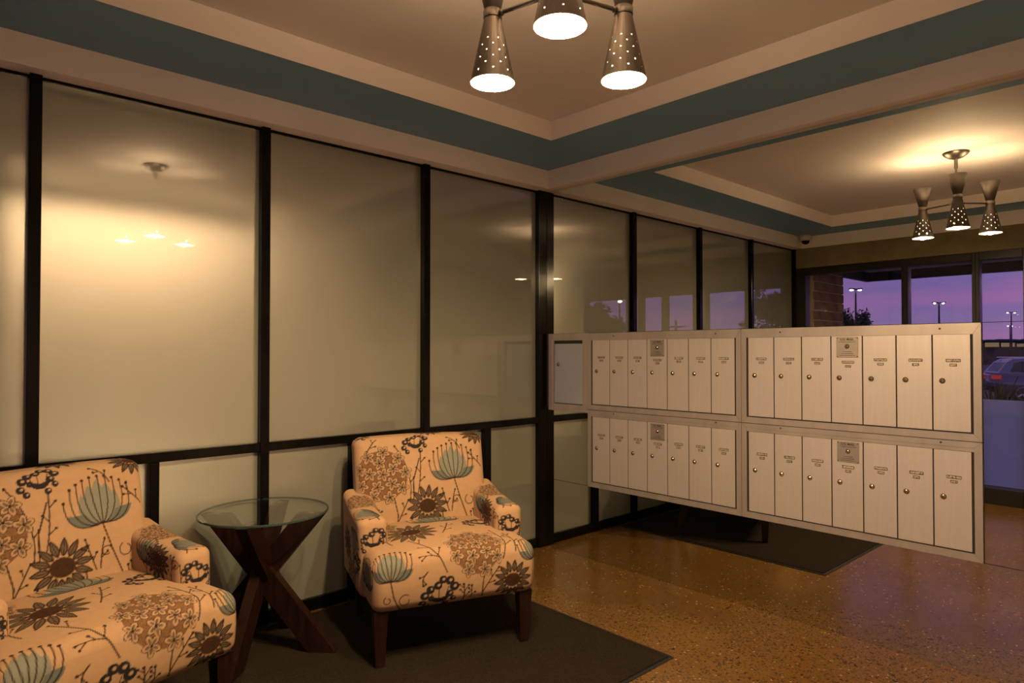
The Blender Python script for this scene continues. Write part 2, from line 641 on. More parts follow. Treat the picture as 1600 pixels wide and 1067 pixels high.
def ring_prism(mb, xo0, xo1, yo0, yo1, xi0, xi1, yi0, yi1, z0, z1):
    o = [(xo0, yo0), (xo1, yo0), (xo1, yo1), (xo0, yo1)]
    i_ = [(xi0, yi0), (xi1, yi0), (xi1, yi1), (xi0, yi1)]
    vs = [(x_, y_, z0) for x_, y_ in o] + [(x_, y_, z0) for x_, y_ in i_] + [(x_, y_, z1) for x_, y_ in o] + [(x_, y_, z1) for x_, y_ in i_]
    for k in range(4):
        j = (k + 1) % 4
        mb.add([vs[k], vs[j], vs[4 + j], vs[4 + k]], [(0, 1, 2, 3)], 0)
        mb.add([vs[4 + k], vs[4 + j], vs[12 + j], vs[12 + k]], [(0, 1, 2, 3)], 1)
        mb.add([vs[8 + k], vs[8 + j], vs[12 + j], vs[12 + k]], [(0, 1, 2, 3)], 1)
        mb.add([vs[k], vs[j], vs[8 + j], vs[8 + k]], [(0, 1, 2, 3)], 1)


ring_prism(mb, FX - 0.05, MX + 0.05, YN - 0.05, WY + 0.1, TRX0, TRX1, TRY0, TRY1, SOF_T, CEIL + 0.01)
struct(mb.build('trim_1', [M['teal'], M['cream']]), 'teal band bordering the recessed ceiling tray')
struct(box('trim_2', FX - 0.02, SOF_X, SOF_Y, WY + 0.1, SOF_B, SOF_T + 0.003, M['cream']), 'cream soffit running above the glass panels')
struct(box('trim_3', SOF_X, MX + 0.08, YN, WY + 0.1, SOF_B, SOF_T + 0.003, M['cream']), 'cream soffit running above the mirror wall')
struct(box('trim_4', FX - 0.06, FX, YN, WY + 0.1, SOF_B, SOF_T + 0.003, M['cream']), 'cream soffit running above the storefront windows')
struct(box('trim_5', FX, SOF_X, YN - 0.05, YN + 0.1, SOF_B, SOF_T + 0.003, M['cream']), 'cream soffit on the wall opposite the glass panels')

# near wall with a cased door (seen only in reflections)
wn_ = struct(box('wall_near', FX - 0.1, MX + 0.1, YN - 0.1, YN, 0, CEIL, M['beige_wall']), 'plain beige wall opposite the glass panels')
d1 = struct(empty('door_1', (0.95, YN, 0)), 'cream cased flush door opposite the glass panels')
box('casing', -0.66, -0.58, 0, 0.03, 0, 2.02, M['cream'], d1, 0.004)
box('casing', 0.58, 0.66, 0, 0.03, 0, 2.02, M['cream'], d1, 0.004)
box('head_casing', -0.66, 0.66, 0, 0.03, 2.02, 2.10, M['cream'], d1, 0.004)
dl = box('door_leaf', -0.575, 0.575, 0.0, 0.012, 0.005, 2.015, M['beige_wall'], d1, 0.003)
hb = MB().tube((0.48, 0.012, 1.0), (0.48, 0.06, 1.0), 0.010).tube((0.48, 0.055, 1.0), (0.36, 0.055, 1.0), 0.009)
hb.build('lever_handle', M['nickel'], d1)

# ------------------------------------------------------------------ panelled glass wall
wl_ = struct(empty('wall_left', ((FX + MX) / 2, WY, 0)), 'wall of frosted glass panels in black frames')
ZR0, ZR1, ZB = 0.826, 0.868, 0.062


def wpart(name, x0, x1, y0, y1, z0, z1, mm, ch=0.0):
    c_ = wl_.location
    return box(name, x0 - c_.x, x1 - c_.x, y0 - c_.y, y1 - c_.y, z0 - c_.z, z1 - c_.z, mm, wl_, ch)


def wpanel(x0, x1, z0, z1):
    c_ = wl_.location
    cx, cz = (x0 + x1) / 2, (z0 + z1) / 2
    mb_ = MB().box(x0 - cx, x1 - cx, 0, 0.010, z0 - cz, z1 - cz)
    mb_.mi = [0 if all(abs(mb_.v[k][1]) < 1e-6 for k in f) else 1 for f in mb_.f]
    return mb_.build('glass_panel', [M['panel'], M['panel_rear']], wl_, (cx - c_.x, WY - c_.y, cz - c_.z))


ups = [(-0.60, -0.525), (0.357, 0.399), (1.266, 1.309), (2.206, 2.250), (3.136, MX)]
for (a, b_) in ups:
    wpart('mullion', a, b_, WY - 0.038, WY + 0.060, 0, SOF_B, M['black'], 0.002)
lows = [(-0.09, -0.05), (0.789, 0.829), (1.745, 1.785), (2.662, 2.718)]
for (a, b_) in lows:
    wpart('mullion', a, b_, WY - 0.034, WY + 0.060, ZB, ZR0, M['black'], 0.002)
for i in range(4):
    x0, x1 = ups[i][1], ups[i + 1][0]
    wpanel(x0, x1, ZR1, SOF_B)
    wpart('rail', x0, x1, WY - 0.034, WY + 0.060, ZR0, ZR1, M['black'], 0.002)
    wpart('base_rail', x0, x1, WY - 0.022, WY + 0.060, 0.001, ZB, M['black'], 0.002)
    a, b_ = lows[i]
    wpanel(x0, a, ZB, ZR0)
    wpanel(b_, x1, ZB, ZR0)
    wpart('head_rail', x0, x1, WY - 0.012, WY + 0.060, SOF_B - 0.012, SOF_B + 0.01, M['black'])

# ------------------------------------------------------------------ room behind the frosted panels
OY, OX0, OX1, OZ = 5.80, FX - 0.05, MX + 0.2, 2.42
struct(box('floor_office', OX0, OX1, WY + 0.15, OY + 0.1, -0.12, 0.0, M['asphalt']), 'dark floor of the room behind the frosted panels')
struct(box('ceiling_office', OX0, OX1, WY + 0.10, OY + 0.1, OZ, OZ + 0.1, M['ceiling']), 'ceiling of the room behind the frosted panels')
struct(box('wall_far', OX0, OX1, OY, OY + 0.1, 0, OZ, M['cream']), 'cream back wall of the room behind the frosted panels')
struct(box('wall_end', OX0 - 0.1, OX0, WY + 0.1, OY + 0.1, 0, OZ, M['darkwall']), 'dark window-side end wall of the room behind the frosted panels')
struct(box('wall_side', OX1, OX1 + 0.1, WY + 0.1, OY + 0.1, 0, OZ, M['darkwall']), 'dark end wall of the room behind the frosted panels')
struct(box('added_light_block', 0.36, 0.42, 4.70, OY, 0, OZ, M['darkwall']), 'added unseen dark partition blocking light behind the frosted panels')  # added partition keeps the lit back wall from showing in the mirrored panels
M['washer_glow'] = emit('added_washer_glow', (1.0, 0.70, 0.40), 20.0)
for z_, w_ in ((2.30, 'up under the ceiling'), (0.06, 'down on the floor')):  # unseen washers added so the back wall glows through the frosted glass
    o_ = tag(empty('added_washer', (1.15, 5.05, z_)), 'added unseen wall washer brightening the frosted panels from behind, ' + w_, 'light', 'added wall washers behind the frosted panels')
    MB().box(-0.85, 0.85, -0.05, -0.04, -0.06, 0.10, 0).box(-0.85, 0.85, -0.04, 0.0, -0.06, -0.05, 0).build('housing', M['whiteplastic'], o_)
    ls_ = 0.84 if z_ > 1 else 0.45
    MB().box(-ls_, ls_, -0.038, -0.030, -0.045, 0.045, 0, 0.002).build('light_strip', M['washer_glow'], o_)
    ld = bpy.data.lights.new('added_washer_light', 'AREA')
    ld.shape = 'RECTANGLE'
    ld.size, ld.size_y = 2 * ls_, 0.09
    ld.energy = OFFICE * (1.0 if z_ > 1 else 0.08)
    ld.color = (1.0, 0.70, 0.40)
    lo_ = bpy.data.objects.new('added_washer_light', ld)
    COL.objects.link(lo_)
    lo_.parent = o_
    lo_.location = (0, -0.026, 0)
    lo_.rotation_euler = (R(90), 0, 0)

# ------------------------------------------------------------------ mirror wall
wr = struct(box('wall_right', MX + 0.004, MX + 0.1, YN, WY + 0.02, 0, SOF_T, M['darkgap']), 'mirror wall carrying the mailboxes')
MBZ, MBH = 0.4561, 0.4826
MBT = MBZ + 2 * MBH
YR, YC, YL, YP = 0.6951, 1.7331, 2.7758, 3.119


def mpart(name, y0, y1, z0, z1):
    c_ = wr.location
    return box(name, MX - c_.x, MX + 0.006 - c_.x, y0 + 0.0012 - c_.y, y1 - 0.0012 - c_.y, z0 + 0.0012 - c_.z, z1 - 0.0012 - c_.z, M['mirror'], wr)


mpart('mirror_panel', YN, WY, 0.0, MBZ)
mpart('mirror_panel', YN, YR, MBZ, MBT)
mpart('mirror_panel', YL, WY, MBZ, MBZ + MBH)
mpart('mirror_panel', YN, WY, MBT, SOF_B)

# ------------------------------------------------------------------ storefront wall (seen in the mirror)
HZ = 2.18
wb = struct(box('wall_back', FX - 0.16, FX - 0.012, YN, WY + 0.05, HZ, SOF_T + 0.05, M['concrete']), 'rough tan header above the storefront windows')
c_ = wb.location
box('wall_section', FX - 0.16 - c_.x, FX - 0.012 - c_.x, YN - c_.y, 0.24 - c_.y, 0 - c_.z, HZ - c_.z, M['beige_wall'], wb)
box('wall_section', FX - 0.16 - c_.x, FX - 0.012 - c_.x, 3.075 - c_.y, WY + 0.05 - c_.y, 0 - c_.z, HZ - c_.z, M['blackdoor'], wb)
W0, W1 = FX - 0.115, FX - 0.015          # frame depth


def storefront(name, y0, y1, label, door=False):
    o = struct(empty(name, (FX - 0.065, (y0 + y1) / 2, 0)), label)
    hw = (y1 - y0) / 2
    f = 0.028
    dx0, dx1 = -0.05, 0.05
    zf = 0.885
    for s in (-1, 1):
        box('jamb', dx0, dx1, min(s * hw, s * (hw - f)), max(s * hw, s * (hw - f)), 0.0, HZ, M['blackdoor'], o, 0.003)
    box('head_rail', dx0, dx1, -hw + f, hw - f, HZ - 0.075, HZ, M['blackdoor'], o, 0.003)
    box('bottom_rail', dx0, dx1 + 0.08, -hw + f, hw - f, 0.001, 0.135, M['blackdoor'], o, 0.003)
    box('pane', -0.003, 0.003, -hw + f, hw - f, 0.135, HZ - 0.075, M['glass'], o)
    box('frosted_film', -0.0052, -0.0040, -hw + f + 0.002, hw - f - 0.002, 0.137, zf, M['film'], o)
    if door:
        pb = MB().tube((0.06, -hw + 0.08, 1.02), (0.06, hw - 0.08, 1.02), 0.014)
        pb.tube((0.0, -hw + 0.10, 1.02), (0.06, -hw + 0.10, 1.02), 0.010).tube((0.0, hw - 0.10, 1.02), (0.06, hw - 0.10, 1.02), 0.010)
        pb.build('push_bar', M['nickel'], o)
    return o


storefront('window_1', 2.118, 3.075, 'storefront window nearest the brick wing wall')
storefront('window_2', 1.555, 2.118, 'storefront window second from the brick wing wall')
storefront('window_3', 1.190, 1.555, 'narrow storefront sidelight beside the glass door')
storefront('door_2', 0.24, 1.190, 'glazed storefront door with frosted lower half', True)

# ------------------------------------------------------------------ mats
def floor_mat(name, x0, x1, y0, y1, label):
    o = tag(empty(name, ((x0 + x1) / 2, (y0 + y1) / 2, 0)), label, 'mat')
    hx, hy = (x1 - x0) / 2, (y1 - y0) / 2
    box('rubber_border', -hx, hx, -hy, hy, 0.0005, 0.005, M['planter'], o, 0.002)
    box('pile', -hx + 0.016, hx - 0.016, -hy + 0.016, hy - 0.016, 0.005, 0.009, M['mat'], o, 0.0015)
    return o


floor_mat('entrance_mat', 0.0, 2.4395, 1.6369, 3.13, 'large dark brown floor mat under the armchairs and side table')


# ------------------------------------------------------------------ floral print canvas
CRM = srgb(172, 139, 106)
BRN = srgb(96, 62, 32)
BRN2 = srgb(72, 45, 23)
DRK = srgb(38, 24, 15)
INK = srgb(33, 31, 33)
BLU = srgb(122, 123, 110)
BLU2 = srgb(95, 100, 94)
TAU = srgb(98, 82, 64)


class Canvas:
    def __init__(self, u0, u1, v0, v1, res=0.0012):
        self.u0, self.v0, self.res = u0, v0, res
        self.w, self.h = int((u1 - u0) / res) + 2, int((v1 - v0) / res) + 2
        self.c = np.empty((self.h, self.w, 3), np.float32)
        self.c[:] = CRM
        self.rs = np.random.default_rng(5)

    def region(self, x0, x1, y0, y1):
        i0 = max(0, int((x0 - self.u0) / self.res) - 1)
        i1 = min(self.w, int((x1 - self.u0) / self.res) + 3)
        j0 = max(0, int((y0 - self.v0) / self.res) - 1)
        j1 = min(self.h, int((y1 - self.v0) / self.res) + 3)
        if i0 >= i1 or j0 >= j1:
            return None
        X = self.u0 + np.arange(i0, i1) * self.res
        Y = self.v0 + np.arange(j0, j1) * self.res
        return (slice(j0, j1), slice(i0, i1)), X[None, :], Y[:, None]

    def blend(self, sl, a, col):
        a = np.clip(a, 0, 1)[..., None]
        self.c[sl] = self.c[sl] * (1 - a) + np.asarray(col, np.float32) * a

    def stroke(self, pts, w=0.004, col=DRK):
        pts = np.asarray(pts, float)
        r = self.region(pts[:, 0].min() - w, pts[:, 0].max() + w, pts[:, 1].min() - w, pts[:, 1].max() + w)
        if r is None:
            return
        sl, X, Y = r
        d = np.full((Y.shape[0], X.shape[1]), 9.0)
        for (ax, ay), (bx, by) in zip(pts[:-1], pts[1:]):
            dx, dy = bx - ax, by - ay
            L = dx * dx + dy * dy + 1e-12
            t = np.clip(((X - ax) * dx + (Y - ay) * dy) / L, 0, 1)
            d = np.minimum(d, np.hypot(X - ax - t * dx, Y - ay - t * dy))
        self.blend(sl, (w * 0.64 - d) / self.res + 0.5, col)

    def ell(self, cx, cy, a, b=None, rot=0.0, col=DRK, grain=0.0):
        b = a if b is None else b
        q = max(a, b)
        r = self.region(cx - q, cx + q, cy - q, cy + q)
        if r is None:
            return
        sl, X, Y = r
        ca, sa = math.cos(rot), math.sin(rot)
        x_, y_ = (X - cx) * ca + (Y - cy) * sa, -(X - cx) * sa + (Y - cy) * ca
        k = np.sqrt((x_ / a) ** 2 + (y_ / b) ** 2)
        al = (1 - k) * min(a, b) / self.res + 0.5
        if grain:
            al = np.clip(al, 0, 1) * (1 - grain * self.rs.random(al.shape))
        self.blend(sl, al, col)

    def leaf(self, cx, cy, ang, L, w, fill, line, lw=0.0035, start=0.0):
        """pointed petal from (cx,cy)+start along ang"""
        t = np.linspace(0, 1, 12)
        hw = w * np.sin(PI * t ** 0.8) ** 0.9
        ca, sa = math.cos(ang), math.sin(ang)
        A = np.stack([cx + (start + L * t) * ca - hw * sa, cy + (start + L * t) * sa + hw * ca], 1)
        B = np.stack([cx + (start + L * t) * ca + hw * sa, cy + (start + L * t) * sa - hw * ca], 1)
        P = np.concatenate([A, B[::-1]])
        self.poly(P, fill)
        self.stroke(np.concatenate([P, P[:1]]), lw, line)
        self.stroke([(cx + start * ca, cy + start * sa), (cx + (start + L * 0.8) * ca, cy + (start + L * 0.8) * sa)], lw * 0.6, line)

    def poly(self, P, col):
        r = self.region(P[:, 0].min(), P[:, 0].max(), P[:, 1].min(), P[:, 1].max())
        if r is None:
            return
        sl, X, Y = r
        ins = np.zeros((Y.shape[0], X.shape[1]), bool)
        n_ = len(P)
        for k in range(n_):
            x0, y0 = P[k]
            x1, y1 = P[(k + 1) % n_]
            if y0 == y1:
                continue
            cond = ((Y < y0) != (Y < y1))
            xi = (x1 - x0) * (Y - y0) / (y1 - y0) + x0
            ins ^= cond & (X < xi)
        self.blend(sl, ins.astype(float), col)

    # --- motifs
    def hydrangea(self, cx, cy, r, sy=1.0):
        self.ell(cx, cy, r, r * sy, 0, BRN, 0.35)
        fl = [(0.02, 0.03)]
        for k in range(5):
            fl.append((0.50 * math.cos(k * PI / 2.5 + 0.5), 0.50 * math.sin(k * PI / 2.5 + 0.5)))
        for k in range(9):
            fl.append((0.92 * math.cos(k * PI / 4.5 + 0.1), 0.92 * math.sin(k * PI / 4.5 + 0.1)))
        for q, (fx, fy) in enumerate(fl):
            x0, y0 = cx + fx * r, cy + fy * r * sy
            np_ = 5
            for k in range(np_):
                a = 2 * PI * k / np_ + q * 0.9
                pr = r * 0.145
                px, py = x0 + math.cos(a) * pr * 1.02, y0 + math.sin(a) * pr * 1.02 * sy
                self.ell(px, py, pr * 1.0, pr * 0.68, a, DRK)
                self.ell(px, py, pr * 0.86, pr * 0.54, a, CRM)
                self.ell(x0 + math.cos(a) * pr * 0.85, y0 + math.sin(a) * pr * 0.85 * sy, pr * 0.55, pr * 0.27, a, TAU)
            self.ell(x0, y0, r * 0.045, None, 0, DRK)

    def lotus(self, bx, by, h, w, tilt=0.0, stem=None):
        def P(s, t):
            x_ = s * w * math.sin(min(1.0, t * 1.15) * PI * 0.5) ** 0.75 * (1 - 0.22 * max(0, t - 0.55))
            y_ = h * (t ** (1.0 + 0.55 * abs(s))) * (1 - 0.30 * abs(s) ** 2) - 0.10 * h * abs(s) * math.sin(PI * min(1, t * 1.3))
            c, s_ = math.cos(tilt), math.sin(tilt)
            return (bx + x_ * c - y_ * s_, by + x_ * s_ + y_ * c)
        T = np.linspace(0, 1, 14)
        for (so, hh, ww) in ((-0.50, 0.76, 0.20), (0.50, 0.76, 0.20), (-0.26, 0.86, 0.24), (0.26, 0.86, 0.24), (0.0, 0.90, 0.28)):
            left = [P(so - ww * math.sin(PI * t) ** 0.8, t * hh) for t in T]
            right = [P(so + ww * math.sin(PI * t) ** 0.8, t * hh) for t in T[::-1]]
            self.poly(np.array(left + right), BLU)
        for s in (-1, 1):
            cres = [P(s * 1.0, t) for t in T * 0.62] + [P(s * 0.55, t) for t in (T * 0.42)[::-1]]
            self.poly(np.array(cres), BLU2)
        for s in (-1.0, -0.80, -0.60, -0.40, -0.18, 0.06, 0.28, 0.50, 0.72, 0.92):
            tt = T * (0.98 if abs(s) < 0.95 else 0.85)
            pts = [P(s, t) for t in tt]
            self.stroke(pts, 0.0032, DRK)
            self.ell(pts[-1][0], pts[-1][1], 0.0055, None, 0, DRK)
        if stem:
            self.stroke([(bx, by), stem[0], stem[1]], 0.004, DRK)

    def sunflower(self, cx, cy, r0, r1, sy=1.0, n_=14, ph=0.1):
        for k in range(n_):
            a = 2 * PI * k / n_ + ph
            L = (r1 - r0) * (1.0 if abs(math.sin(a)) > 0.5 else 0.95)
            self.leaf(cx, cy, a, L * (sy if abs(math.sin(a)) > 0.6 else 1), r1 * 0.105, TAU, DRK, 0.0038, r0 * 0.95)
        self.ell(cx, cy, r0, r0 * sy * 0.88, 0, BRN2)
        self.ell(cx, cy, r0 * 0.9, r0 * sy * 0.8, 0, DRK, 0.9)

    def berries(self, cx, cy, s=1.0):
        for (dx, dy, r) in ((-0.064, -0.030, 0.016), (-0.056, 0.002, 0.018), (-0.034, 0.024, 0.017), (-0.030, -0.012, 0.013), (-0.004, 0.036, 0.017), (0.016, 0.056, 0.016),
                            (0.044, 0.050, 0.018), (0.062, 0.026, 0.019), (0.044, 0.000, 0.015), (0.058, -0.022, 0.013), (-0.046, -0.052, 0.014), (0.030, -0.046, 0.014)):
            self.ell(cx + dx * s, cy + dy * s, r * s, r * s * 0.92, 0, INK)
            self.ell(cx + dx * s + 0.003, cy + dy * s + 0.002, r * s * 0.36, r * s * 0.30, 0.4, CRM)
        P = []
        for t in np.linspace(0, PI, 10):
            P.append((cx + (0.004 + 0.036 * math.cos(t)) * s, cy + (-0.006 - 0.030 * math.sin(t)) * s))
        for t in np.linspace(PI, 0, 8):
            P.append((cx + (0.004 + 0.030 * math.cos(t)) * s, cy + (-0.002 - 0.010 * math.sin(t)) * s))
        self.poly(np.array(P), INK)
        for dx in (-0.02, 0.0, 0.022):
            self.stroke([(cx + dx * s, cy - 0.02 * s), (cx + dx * 1.8 * s, cy + 0.03 * s)], 0.0025, DRK)

    def twig(self, pts, br=3, s=0.03, w=0.0036):
        P = np.array(pts, float)
        t = np.linspace(0, 1, 14)
        if len(P) == 3:
            C = np.outer((1 - t) ** 2, P[0]) + np.outer(2 * t * (1 - t), P[1]) + np.outer(t ** 2, P[2])
        else:
            C = np.outer(1 - t, P[0]) + np.outer(t, P[-1])
        self.stroke(C, w, DRK)
        self.ell(C[-1][0], C[-1][1], 0.005, None, 0, DRK)
        for k in range(br):
            i = int(4 + k * 9 / max(1, br))
            d = C[min(13, i + 1)] - C[i]
            a = math.atan2(d[1], d[0]) + (0.75 if k % 2 else -0.75)
            e_ = (C[i][0] + s * math.cos(a), C[i][1] + s * math.sin(a))
            self.stroke([C[i], e_], w * 0.8, DRK)
            self.ell(e_[0], e_[1], 0.0048, None, 0, DRK)

    def curl(self, cx, cy, r, ph=0.0):
        t = np.linspace(0, 1.75 * PI, 22)
        rr = r * (1 - 0.07 * t)
        self.stroke(np.stack([cx + rr * np.cos(t + ph), cy + rr * np.sin(t + ph)], 1), 0.003, DRK)

    def sample(self, u, v):
        i = np.clip((u - self.u0) / self.res, 0, self.w - 1.001)
        j = np.clip((v - self.v0) / self.res, 0, self.h - 1.001)
        i0, j0 = i.astype(int), j.astype(int)
        fi, fj = (i - i0)[:, None], (j - j0)[:, None]
        c_ = self.c
        return (c_[j0, i0] * (1 - fi) + c_[j0, i0 + 1] * fi) * (1 - fj) + (c_[j0 + 1, i0] * (1 - fi) + c_[j0 + 1, i0 + 1] * fi) * fj


def grid_box(x0, x1, y0, y1, z0, z1, rad, step, shape, uvmap, canvas, name):
    """rounded, shaped box as a fine cloth mesh; colours come from the print canvas"""
    nx, ny, nz = (max(4, int((b_ - a) / step)) for a, b_ in ((x0, x1), (y0, y1), (z0, z1)))
    idx = -np.ones((nx + 1, ny + 1, nz + 1), np.int64)
    I, J, K = np.meshgrid(np.arange(nx + 1), np.arange(ny + 1), np.arange(nz + 1), indexing='ij')
    surf = (I == 0) | (I == nx) | (J == 0) | (J == ny) | (K == 0) | (K == nz)
    idx[surf] = np.arange(surf.sum())
    i, j, k = I[surf], J[surf], K[surf]
    q = np.stack([x0 + (x1 - x0) * i / nx, y0 + (y1 - y0) * j / ny, z0 + (z1 - z0) * k / nz], 1)
    lo = np.array([x0, y0, z0]) + rad
    hi = np.array([x1, y1, z1]) - rad
    cl = np.clip(q, lo, hi)
    d = (q - cl) / rad
    nn = np.linalg.norm(d, axis=1, keepdims=True)
    mxn = np.abs(d).max(axis=1, keepdims=True)
    d = np.where(nn > 1e-9, d / np.maximum(nn, 1e-9) * mxn, 0)
    pnt = cl + d * rad
    pnt = shape(pnt)
    faces = []

    def quad(a, b_, c_, d_, flip):
        f = np.stack([a.ravel(), b_.ravel(), c_.ravel(), d_.ravel()], 1)
        faces.append(f[:, ::-1] if flip else f)
    for ii, fl in ((0, True), (nx, False)):
        s = idx[ii]
        quad(s[:-1, :-1], s[1:, :-1], s[1:, 1:], s[:-1, 1:], fl)
    for jj, fl in ((0, False), (ny, True)):
        s = idx[:, jj]
        quad(s[:-1, :-1], s[1:, :-1], s[1:, 1:], s[:-1, 1:], fl)
    for kk, fl in ((0, True), (nz, False)):
        s = idx[:, :, kk]
        quad(s[:-1, :-1], s[1:, :-1], s[1:, 1:], s[:-1, 1:], fl)
    F = np.concatenate(faces).astype(np.int32)
    me = bpy.data.meshes.new(name)
    me.vertices.add(len(pnt))
    me.vertices.foreach_set('co', pnt.astype(np.float32).ravel())
    me.loops.add(F.size)
    me.loops.foreach_set('vertex_index', F.ravel())
    me.polygons.add(len(F))
    me.polygons.foreach_set('loop_start', np.arange(0, F.size, 4, dtype=np.int32))
    me.polygons.foreach_set('use_smooth', np.ones(len(F), bool))
    me.update(calc_edges=True)
    face = np.full(len(q), 'o', dtype='<U1')
    u, v = uvmap(q)
    colr = canvas.sample(u, v)
    at_ = me.color_attributes.new('print', 'FLOAT_COLOR', 'POINT')
    rgba = np.ones((len(q), 4), np.float32)
    rgba[:, :3] = colr
    at_.data.foreach_set('color', rgba.ravel())
    me.materials.append(M['fabric'])
    me.update()
    return me


# chair frame: local x across, local y from front (0) to back, z up
STEP = 0.0036
# --- backrest
BX, BZ0, BZ1, BY0, BY1 = 0.322, 0.30, 0.872, 0.0, 0.125
cv = Canvas(-0.52, 0.52, 0.28, 1.05)
cv.stroke([(-0.06, 0.52), (-0.055, 0.66), (-0.02, 0.76)], 0.004)
cv.twig([(-0.035, 0.60), (-0.015, 0.68), (-0.012, 0.79)], 3)
cv.twig([(-0.075, 0.57), (-0.05, 0.70), (-0.135, 0.825)], 2)
cv.hydrangea(-0.200, 0.690, 0.118, 1.0)
cv.stroke([(-0.15, 0.58), (-0.135, 0.50), (-0.145, 0.42)], 0.004)
cv.twig([(-0.14, 0.46), (-0.11, 0.52), (-0.085, 0.57)], 2, 0.025)
cv.twig([(-0.235, 0.43), (-0.24, 0.49), (-0.225, 0.53)], 3, 0.025)
cv.twig([(-0.285, 0.52), (-0.29, 0.46), (-0.27, 0.42)], 2, 0.02)
cv.lotus(0.150, 0.655, 0.175, 0.125, 0.04, ((0.175, 0.56), (0.215, 0.44)))
cv.sunflower(0.008, 0.535, 0.042, 0.105, 0.92)
cv.stroke([(-0.07, 0.49), (-0.072, 0.45), (-0.06, 0.40)], 0.004)
cv.berries(-0.035, 0.838, 0.85)
cv.twig([(0.115, 0.50), (0.10, 0.55), (0.085, 0.61)], 2, 0.03)
cv.twig([(0.13, 0.50), (0.135, 0.56), (0.15, 0.60)], 1, 0.03)
cv.curl(0.155, 0.555, 0.020)
cv.curl(0.225, 0.545, 0.026, 2)
cv.twig([(0.30, 0.70), (0.27, 0.74), (0.235, 0.775)], 3, 0.03)
cv.twig([(0.19, 0.80), (0.175, 0.84), (0.13, 0.86)], 2, 0.02)
cv.sunflower(0.285, 0.895, 0.03, 0.085, 0.9)
cv.twig([(-0.27, 0.80), (-0.245, 0.84), (-0.22, 0.87)], 2, 0.03)
cv.lotus(0.30, 0.42, 0.10, 0.08, 0.2)
cv.twig([(0.05, 0.43), (0.09, 0.45), (0.08, 0.50)], 2, 0.02)
cv.hydrangea(-0.40, 0.52, 0.09)
cv.lotus(0.42, 0.60, 0.13, 0.08)
cv.berries(-0.30, 0.93, 0.8)
cv.sunflower(0.05, 0.97, 0.03, 0.08)


def back_shape(p):
    p = p.copy()
    t = (p[:, 2] - BZ0) / (BZ1 - BZ0)
    bulge = 0.030 * (1 - (p[:, 0] / BX) ** 2) * np.clip(np.sin(PI * np.clip(t, 0, 1)), 0, 1)
    p[:, 1] -= bulge * (1 - (p[:, 1] - BY0) / (BY1 - BY0))
    p[:, 0] *= 0.985 + 0.015 * t
    p[:, 2] -= 0.010 * (p[:, 0] / BX) ** 2 * (t > 0.7) * (t - 0.7) / 0.3
    p[:, 1] += 0.475 + 0.125 * t
    return p


def back_uv(q):
    yy = q[:, 1] - BY0
    u = q[:, 0].copy()
    v = q[:, 2].copy()
    side = np.abs(np.abs(q[:, 0]) - BX) < 1e-6
    top = np.abs(q[:, 2] - BZ1) < 1e-6
    u = np.where(side, np.sign(q[:, 0]) * (BX + yy), u)
    v = np.where(top & ~side, BZ1 + yy, v)
    return u, v


back_me = grid_box(-BX, BX, BY0, BY1, BZ0, BZ1, 0.042, STEP, back_shape, back_uv, cv, 'backrest')

# --- seat
SX, SY1, SZ0, SZ1 = 0.352, 0.60, 0.225, 0.445
H = SZ1 - SZ0
cv = Canvas(-0.98, 0.98, -0.05, 0.90)
cv.twig([(-0.05, 0.14), (-0.10, 0.25), (-0.17, 0.37)], 3, 0.045)
cv.twig([(-0.08, 0.20), (-0.12, 0.22), (-0.16, 0.21)], 2, 0.03)
cv.twig([(0.12, 0.14), (0.10, 0.10), (0.105, 0.02)], 0)
cv.twig([(0.105, 0.04), (0.14, 0.10), (0.175, 0.135)], 3, 0.03)
cv.twig([(0.02, 0.0), (0.03, 0.05), (0.02, 0.085)], 4, 0.028)
cv.twig([(0.05, 0.02), (0.06, 0.04), (0.055, 0.075)], 2, 0.02)
cv.hydrangea(0.085, 0.245, 0.110, 1.15)
cv.lotus(-0.282, 0.135, 0.150, 0.100, -0.05, ((-0.27, 0.07), (-0.235, -0.01)))
cv.curl(-0.225, 0.05, 0.026, 1)
cv.curl(-0.295, 0.06, 0.016, 2)
cv.twig([(-0.13, 0.15), (-0.16, 0.13), (-0.15, 0.10)], 2, 0.02)
cv.berries(-0.085, 0.055, 1.05)
cv.sunflower(0.238, 0.075, 0.037, 0.088, 0.9)
cv.lotus(0.345, 0.155, 0.130, 0.080, 0.05, ((0.34, 0.10), (0.335, 0.0)))
cv.twig([(0.195, 0.165), (0.24, 0.27), (0.20, 0.40)], 4, 0.04)
cv.twig([(0.255, 0.19), (0.27, 0.30), (0.25, 0.36)], 3, 0.03)
cv.sunflower(-0.135, 0.475, 0.045, 0.120, 1.0)
cv.twig([(-0.01, 0.41), (0.02, 0.46), (0.05, 0.55)], 3, 0.035)
cv.lotus(0.02, 0.60, 0.18, 0.13, 0.0)
cv.berries(0.20, 0.55, 1.05)
cv.twig([(-0.24, 0.36), (-0.27, 0.45), (-0.24, 0.55)], 3, 0.035)
cv.hydrangea(-0.26, 0.62, 0.085)
cv.lotus(-0.45, 0.09, 0.12, 0.09)
cv.sunflower(-0.60, 0.12, 0.035, 0.09)
cv.hydrangea(0.47, 0.12, 0.08)
cv.berries(0.62, 0.10, 1.0)
cv.hydrangea(-0.78, 0.12, 0.09)


def seat_shape(p):
    p = p.copy()
    t = np.clip((p[:, 2] - SZ0) / H, 0, 1)
    crown = 0.040 * (1 - (p[:, 0] / SX) ** 2) * np.clip(np.sin(PI * np.clip((p[:, 1] + 0.12) / 0.85, 0, 1)), 0, 1)
    p[:, 2] += crown * t ** 2
    p[:, 1] -= 0.018 * np.sin(PI * t) * (1 - np.clip(p[:, 1] / 0.1, 0, 1))
    p[:, 0] *= 1 - 0.012 * (1 - t)
    return p


